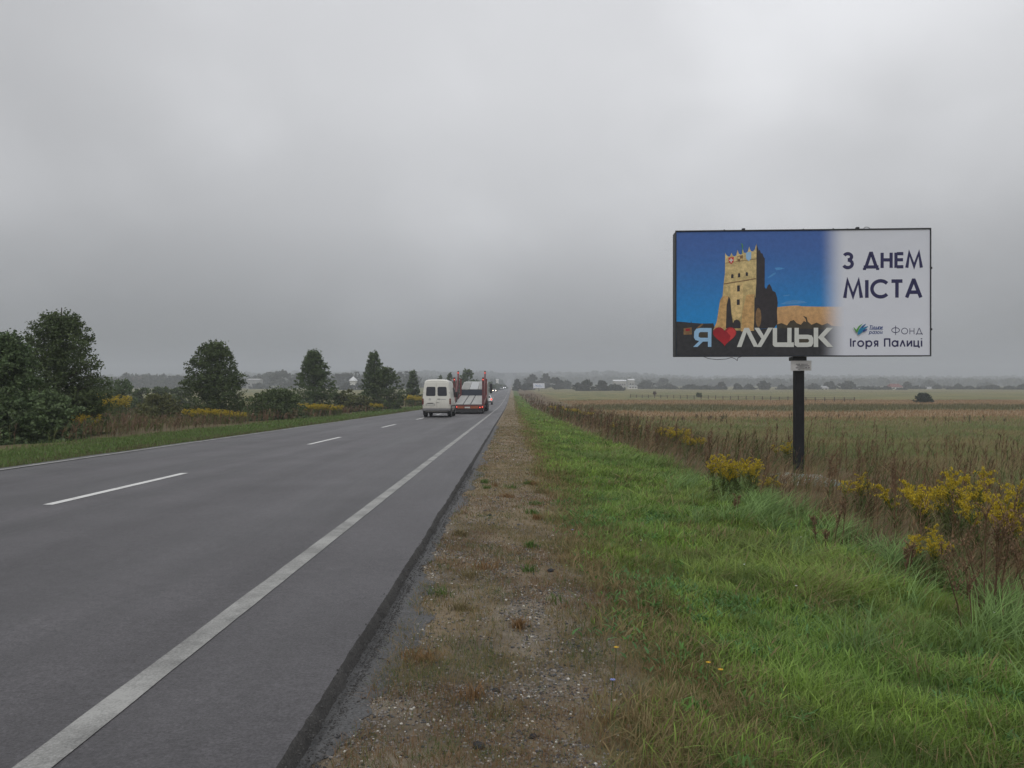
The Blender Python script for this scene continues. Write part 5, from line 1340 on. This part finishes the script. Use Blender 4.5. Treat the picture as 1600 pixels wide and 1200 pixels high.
# rear doors: raised skins with a seam between them
M_VGLASS = M('van_glass', (.035, .037, .045), .15, .6, var=.05)
for s in (-1, 1):
    pts = [(s*.018, .60), (s*.86, .60), (s*.865, 1.35), (s*.835, 1.75), (s*.775, 2.25), (s*.72, 2.36), (s*.018, 2.38)]
    bm = NB(); plate_y(bm, pts, -.028, .002); d = obj('rear_door', bm, M_VAN, van, bevel=.012)
    w0, w1 = (.085, .70); xa, xb = (w0, w1) if s > 0 else (-w1, -w0)
    r0 = rrect(xa, xb, 1.46, 2.05, .09); r0 = [(p[0] - (p[1]-1.46) * .06 * s if abs(p[0]) > .5 else p[0], p[1]) for p in r0]
    ro = [((p[0] - (xa+xb)/2) * 1.06 + (xa+xb)/2, (p[1] - 1.755) * 1.06 + 1.755) for p in r0]
    bm = NB(); plate_y(bm, ro, -.034, -.027); sl = obj('window_seal', bm, M_BLACK, d)
    bm = NB(); plate_y(bm, r0, -.040, -.0345); obj('window', bm, M_VGLASS, d)
    for zh in (.85, 1.72):
        bm = NB(); box(bm, s*.86 - .05, s*.86 + .05, -.045, -.005, zh - .03, zh + .03); obj('hinge', bm, M_VAN, d, bevel=.008)
bm = NB(); box(bm, .05, .27, -.048, -.029, 1.215, 1.25); obj('door_handle', bm, M_BLACK, van, bevel=.005)
bm = NB(); box(bm, -.02, .20, -.046, -.029, .98, 1.0); obj('trim_strip', bm, M_BLACK, van)
bm = NB(); box(bm, -.72, -.12, -.036, -.029, .79, .93); rec = obj('plate_recess', bm, M('recess_grey', (.28, .27, .25), .6), van)
bm = NB(); box(bm, -.68, -.16, -.046, -.037, .80, .90); obj('number_plate', bm, M_PLATE, van)
bm = NB(); box(bm, -.62, -.22, -.062, -.029, .94, .975); obj('plate_lamp', bm, M_BLACK, van)
bm = NB()
for i in range(16):
    a0, a1 = 6.2832*i/16, 6.2832*(i+1)/16; tube(bm, (-.45 + .062*math.cos(a0), -.036, 1.22 + .062*math.sin(a0)), (-.45 + .062*math.cos(a1), -.036, 1.22 + .062*math.sin(a1)), .009, .009, 5)
for a in (90, 210, 330): tube(bm, (-.45, -.037, 1.22), (-.45 + .06*math.cos(R(a)), -.037, 1.22 + .06*math.sin(R(a))), .010, .005, 5)
obj('badge', bm, M('badge_metal', (.35, .35, .36), .3, .5, .8), van)
bm = NB(); plate_y(bm, rrect(.30, .66, 1.20, 1.235, .012), -.036, -.029); obj('badge', bm, M('badge_grey', (.30, .30, .30), .5), van)
for s in (-1, 1):
    xs_ = sorted((s*.875, s*.975))
    bm = NB(); box(bm, xs_[0], xs_[1], -.035, .10, .86, 1.27); tl = obj('tail_light', bm, M_REDL, van, bevel=.02)
    bm = NB(); box(bm, xs_[0]+.01, xs_[1]-.006, -.043, -.036, 1.11, 1.2); obj('indicator', bm, M_AMBER, tl)
bm = NB(); prism(bm, [(-.14, .44), (.02, .40), (.02, .60), (-.12, .60)], 'x', -.94, .94); obj('bumper', bm, M('bumper_grey', (.13, .13, .135), .65, var=.2), van, bevel=.02)
bm = NB(); box(bm, -.90, .90, .12, 5.3, .30, .42); obj('underbody', bm, M_UNDER, van)
bm = NB(); tube(bm, (-.55, -.05, .33), (-.55, .6, .33), .04, .04, 8); tube(bm, (-.8, .55, .33), (.8, .55, .33), .06, .06, 8); obj('axle', bm, M_UNDER, van)
for x, y in ((-.83, .95), (.83, .95), (-.83, 4.5), (.83, 4.5)): wheel(van, x, y, .345, .24)
for s in (-1, 1):
    bm = NB(); box(bm, s*.83-.13, s*.83+.13, .46, .48, .16, .42); obj('mud_flap', bm, M_BLACK, van)
    for yy in (.95, 4.5):
        pts = [(yy + .46*math.cos(R(a)), .36 + .40*math.sin(R(a))) for a in range(0, 181, 15)]
        bm = NB(); prism(bm, pts, 'x', s*.957, s*.969); obj('wheel_arch', bm, M_BLACK, van)
bm = NB(); box(bm, .962, .975, .15, 4.0, .72, .80); obj('side_moulding', bm, M_BLACK, van)
bm = NB(); prism(bm, [(3.0, 1.35), (3.9, 1.35), (4.3, 1.75), (3.8, 2.05), (3.0, 2.05)], 'x', .88, .955); obj('side_window', bm, M_VGLASS, van)
for s in (-1, 1):
    bm = NB(); xx = sorted((s*.98, s*1.16)); box(bm, xx[0], xx[1], 4.05, 4.2, 1.35, 1.75); obj('door_mirror', bm, M_BLACK, van, bevel=.03)
tag(van, 'dirty white high roofed van seen from behind in the right lane', 'van')

# car transporter
TX, TY = X_at(731.8, 64), 64.0
tr = empty('car_transporter', (TX, TY, rz1(TY) + .002), (math.atan(-.0165), 0, 0))
M_RED = M('red_paint', (.125, .027, .026), .45, .5, var=.25, scale=5); M_DECK = M('grey_deck', (.30, .30, .285), .55, .4, var=.12, scale=3); M_DECKD = M('dark_deck', (.05, .055, .07), .7, var=.2); M_GAPSHADE = M('gap_shade_navy', (.030, .038, .055), .6); M_CAB = M('cab_white', (.34, .35, .35), .4, .5, var=.06)
bm = NB(); box(bm, -1.05, 1.05, .12, 15.4, .42, .60); obj('chassis', bm, M_UNDER, tr)
bm = NB(); prism(bm, [(-.02, .40), (.10, .40), (.10, .70), (-.02, .72)], 'x', -1.275, 1.275); bmp = obj('rear_bumper', bm, M_RED, tr, bevel=.015)
M_ORNG = M('orange_reflector', (.30, .085, .03), .4, .5, var=.1)
for xa, xb in ((-1.0, -.38), (.20, .78)):
    bm = NB(); box(bm, xa, xb, -.036, -.0235, .46, .62); obj('reflector', bm, M_ORNG, bmp)
bm = NB(); box(bm, -.30, .14, -.036, -.0235, .47, .59); obj('number_plate', bm, M_PLATE, bmp)
for s in (-1, 1):
    xx = sorted((s*.86, s*1.22)); bm = NB(); box(bm, xx[0], xx[1], -.042, -.0235, .45, .63); tl = obj('tail_light', bm, M_REDL, bmp)
    for dx_ in (-.1, .1):
        bm = NB(); tube(bm, (s*1.04 + dx_, -.06, .55 + dx_*.2), (s*1.04 + dx_, -.043, .55 + dx_*.2), .045, .045, 10); obj('lamp', bm, M_LIT_RED, tl)
bm = NB(); box(bm, -1.15, 1.15, .02, .10, .12, .395); obj('mud_flap', bm, M_BLACK, tr)
def slab(x0, x1, y0, z0, y1, z1, th):
    bm = NB(); prism(bm, [(y0, z0), (y1, z1), (y1, z1 - th), (y0, z0 - th)], 'x', x0, x1); return bm
for xa, xb in ((-1.14, -.46), (-.38, .14), (.22, 1.10)):
    obj('lower_deck', slab(xa, xb, .0, .80, 8.6, 1.52, .05), M_DECK, tr)
obj('deck_frame', slab(-1.2, 1.2, .11, .745, 8.7, 1.46, .10), M_DECKD, tr)
for s in (-1, 1):
    xx = sorted((s*1.20, s*1.275)); obj('side_rail', slab(xx[0], xx[1], .11, .88, 8.6, 1.62, .20), M_RED, tr)
bm = NB(); box(bm, -1.16, 1.16, 8.75, 8.9, 1.0, 2.04); obj('gap_shade_panel', bm, M_GAPSHADE, tr)  # shade of the open void between the decks, put into a dark blue panel
for xa, xb, mt in ((-1.16, -.42, M_DECK), (-.38, .38, M_CAB), (.42, 1.16, M_DECK)):
    obj('upper_deck', slab(xa, xb, 8.9, 2.12, 13.5, 2.86, .06), mt, tr)
for s in (-1, 1):
    bm = NB()
    for q in range(6):
        yv = 9.2 + q * .62; zv = 2.12 + (yv - 8.9) * .161
        box(bm, s*.79 - .30, s*.79 + .30, yv, yv + .12, zv + .004, zv + .03)
    obj('deck_slat', bm, M('slat_grey', (.33, .33, .32), .6), tr)
for s in (-1, 1):
    for yy, zt, wd in ((.45, 2.98, .17), (5.0, 3.66, .13)):
        bm = NB(); box(bm, s*1.175 - wd/2, s*1.175 + wd/2, yy, yy + .22, .72, zt); po = obj('post', bm, M_RED, tr, bevel=.012)
        bm = NB(); tube(bm, (s*1.175, yy - .03, zt - .18), (s*1.175, yy - .004, zt - .18), .045, .045, 10); obj('lamp', bm, M_LIT_RED, po)
        bm = NB()
        for q in range(7): box(bm, s*1.175 - .03, s*1.175 + .03, yy - .008, yy - .001, .95 + q * .26, 1.05 + q * .26)
        obj('peg_hole', bm, M_DECKD, po)
    bm = NB(); tube(bm, (s*1.17, 1.1, .95), (s*1.17, 4.9, 3.3), .07, .055, 8); obj('lifting_arm', bm, M_RED, tr)
    bm = NB(); tube(bm, (s*1.10, 1.6, 1.0), (s*1.10, 4.9, 2.1), .05, .05, 8); obj('hydraulic_ram', bm, M_UNDER, tr)
    bm = NB(); box(bm, s*1.175-.07, s*1.175+.07, 8.6, 8.8, .8, 3.05); obj('post', bm, M_RED, tr, bevel=.01)
for y in (1.5, 2.75):
    for x in (-.98, .98): wheel(tr, x, y, .40, .36)
for x in (-1.0, 1.0):
    wheel(tr, x, 12.6, .48, .34); wheel(tr, x, 16.6, .48, .30)
cab = NB(); prism(cab, [(15.2, .65), (17.5, .65), (17.55, 1.6), (17.2, 2.75), (16.6, 2.95), (15.2, 2.95)], 'x', -1.12, 1.12); cb = obj('cab', cab, M_CAB, tr, bevel=.08)
bm = NB(); box(bm, -.9, .9, 15.17, 15.195, 1.9, 2.5); obj('cab_window', bm, M_GLASSD, cb)
for s in (-1, 1):
    xx = sorted((s*1.26, s*1.52)); bm = NB(); box(bm, xx[0], xx[1], 16.9, 17.1, 1.75, 2.75); obj('mirror', bm, M_BLACK, cb, bevel=.03)
    bm = NB(); tube(bm, (s*1.2, 17.0, 2.5), (s*1.3, 17.0, 2.5), .03, .03, 6); obj('mirror_arm', bm, M_BLACK, cb)
bm = NB(); prism(bm, [(11.9, .6), (13.4, .6), (13.4, 1.05), (11.9, 1.05)], 'x', -1.2, 1.2); obj('mudguard', bm, M_BLACK, tr, bevel=.05)
tag(tr, 'empty red car transporter with raised red posts ahead of the white van', 'truck')

# cars
def car(X, Y, away, paint, label, lights=None, suv=0.0, name='car'):
    """a hatchback; local +y is the way the car points"""
    rot = 0 if away else math.pi
    slope = float((rz1(Y + 5) - rz1(Y - 5)) / 10)
    t = empty(name, (X, Y, rz1(Y) + .002), (math.atan(slope) if away else -math.atan(slope), 0, rot))
    h = 1 + suv
    prof = [(-.0, .45), (-.03, .62), (.02, .98), (.12, 1.02), (4.0, .98), (4.18, .80), (4.22, .50), (4.1, .34), (.15, .34)]
    bm = NB(); prism(bm, [(p[0] - 2.1, p[1] * h) for p in prof], 'x', -.86, .86); obj('body', bm, paint, t, bevel=.07)
    # cabin, narrowing to the roof
    bm = NB(); zt = 1.46 * h; zb = .99 * h
    lo = [(-.80, -1.98), (.80, -1.98), (.80, 1.25), (-.80, 1.25)]; hi = [(-.62, -1.45), (.62, -1.45), (.62, .35), (-.62, .35)]
    a = [bm.verts.new((p[0], p[1], zb)) for p in lo]; b = [bm.verts.new((p[0], p[1], zt)) for p in hi]
    for i in range(4): bm.faces.new((a[i], a[(i+1) % 4], b[(i+1) % 4], b[i]))
    bm.faces.new(b); bm.faces.new(a[::-1]); obj('cabin', bm, paint, t, bevel=.05)
    def pane(nm, q, off):
        bm = NB(); vs = [Vector(p) for p in q]; nn = (vs[1]-vs[0]).cross(vs[2]-vs[0]).normalized(); c = sum(vs, Vector()) / 4
        if nn.dot(c - Vector((0, 0, 1))) < 0: nn = -nn
        A_ = [bm.verts.new(v + nn * .004) for v in vs]; B_ = [bm.verts.new(v + nn * .02) for v in vs]
        bm.faces.new(A_); bm.faces.new(B_)
        for i in range(4): bm.faces.new((A_[i], A_[(i+1) % 4], B_[(i+1) % 4], B_[i]))
        obj(nm, bm, M_GLASSD, t)
    def lerp3(p, q, s): return tuple(p[i] + (q[i]-p[i]) * s for i in range(3))
    def q4(l0, l1, h0, h1, i0=.1, i1=.9):
        A0 = lerp3(l0, h0, .12); B0 = lerp3(l1, h1, .12); A1 = lerp3(l0, h0, .88); B1 = lerp3(l1, h1, .88)
        return [lerp3(A0, B0, i0), lerp3(A0, B0, i1), lerp3(A1, B1, i1), lerp3(A1, B1, i0)]
    L3 = [(p[0], p[1], zb) for p in lo]; H3 = [(p[0], p[1], zt) for p in hi]
    pane('rear_window', q4(L3[0], L3[1], H3[0], H3[1]), 0); pane('windscreen', q4(L3[2], L3[3], H3[2], H3[3]), 0)
    for i in (1, 3):
        pane('side_window', q4(L3[i], L3[(i+1) % 4], H3[i], H3[(i+1) % 4], .08, .48), 0); pane('side_window', q4(L3[i], L3[(i+1) % 4], H3[i], H3[(i+1) % 4], .52, .92), 0)
    for s in (-1, 1):
        xx = sorted((s*.62, s*.855)); bm = NB(); box(bm, xx[0], xx[1], -2.14, -2.05, .72*h, .98*h); obj('tail_light', bm, M_LIT_RED if lights == 'tail' else M_REDL, t, bevel=.02)
        bm = NB(); tube(bm, (s*.66, 2.06, .68*h), (s*.66, 2.15, .68*h), .15, .14, 14); obj('headlight', bm, {'warm': M_HEAD, 'white': M_HEADW}.get(lights, M_RIM), t)
        xx = sorted((s*.87, s*1.0)); bm = NB(); box(bm, xx[0], xx[1], .8, .95, .98*h, 1.12*h); obj('door_mirror', bm, paint, t, bevel=.03)
        for yy in (-1.3, 1.3): wheel(t, s*.78, yy, .31, .2)
    bm = NB(); box(bm, -.80, .80, -2.17, -2.06, .36*h, .56*h); obj('bumper', bm, M_BLACK, t, bevel=.02)
    bm = NB(); box(bm, -.26, .26, -2.185, -2.172, .58*h, .69*h); obj('number_plate', bm, M_PLATE, t)
    bm = NB(); box(bm, -.45, .45, 2.08, 2.135, .42*h, .60*h); obj('grille', bm, M_BLACK, t)
    return tag(t, label, 'car')
M_CARW = M('car_white', (.62, .62, .62), .35, .5, var=.05, coat=.5); M_CARD = M('car_dark', (.03, .032, .036), .3, .5, coat=.5); M_CARG = M('car_grey', (.30, .31, .32), .35, .5, coat=.5)
car(X_at(760.5, 124), 126.0, True, M_CARW, 'white hatchback just ahead of the car transporter', 'tail')
car(X_at(772.5, 372), 374.0, False, M_CARD, 'oncoming dark car with bright warm headlights', 'warm')
car(X_at(783.5, 500), 502.0, False, M_CARG, 'grey oncoming car following the one with warm headlights')
c = car(X_at(788.2, 600), 602.0, False, M_CARD, 'farthest oncoming dark high vehicle with white headlights', 'white', suv=.5)
car(X_at(796.5, 1250), 1250.0, True, M_CARW, 'tiny pale car far up the misty rise', None)

# ------------------------------------------------------------------ haze: one closed box of even misty air
bm = NB(); box(bm, -2700, 2700, -60, 2700, float(gzv.min()) - 1.0, 66.0)
hz_m = bpy.data.materials.new('misty_air'); hz_m.use_nodes = True
hn = hz_m.node_tree.nodes; hn.clear()
pv = hn.new('ShaderNodeVolumePrincipled'); pv.inputs['Color'].default_value = (.72, .755, .81, 1); pv.inputs['Density'].default_value = HAZE; pv.inputs['Anisotropy'].default_value = 0.0
ho = hn.new('ShaderNodeOutputMaterial'); hz_m.node_tree.links.new(pv.outputs[0], ho.inputs['Volume'])
tag(obj('haze', bm, hz_m), 'thin grey mist over the whole landscape', 'haze', kind='stuff')
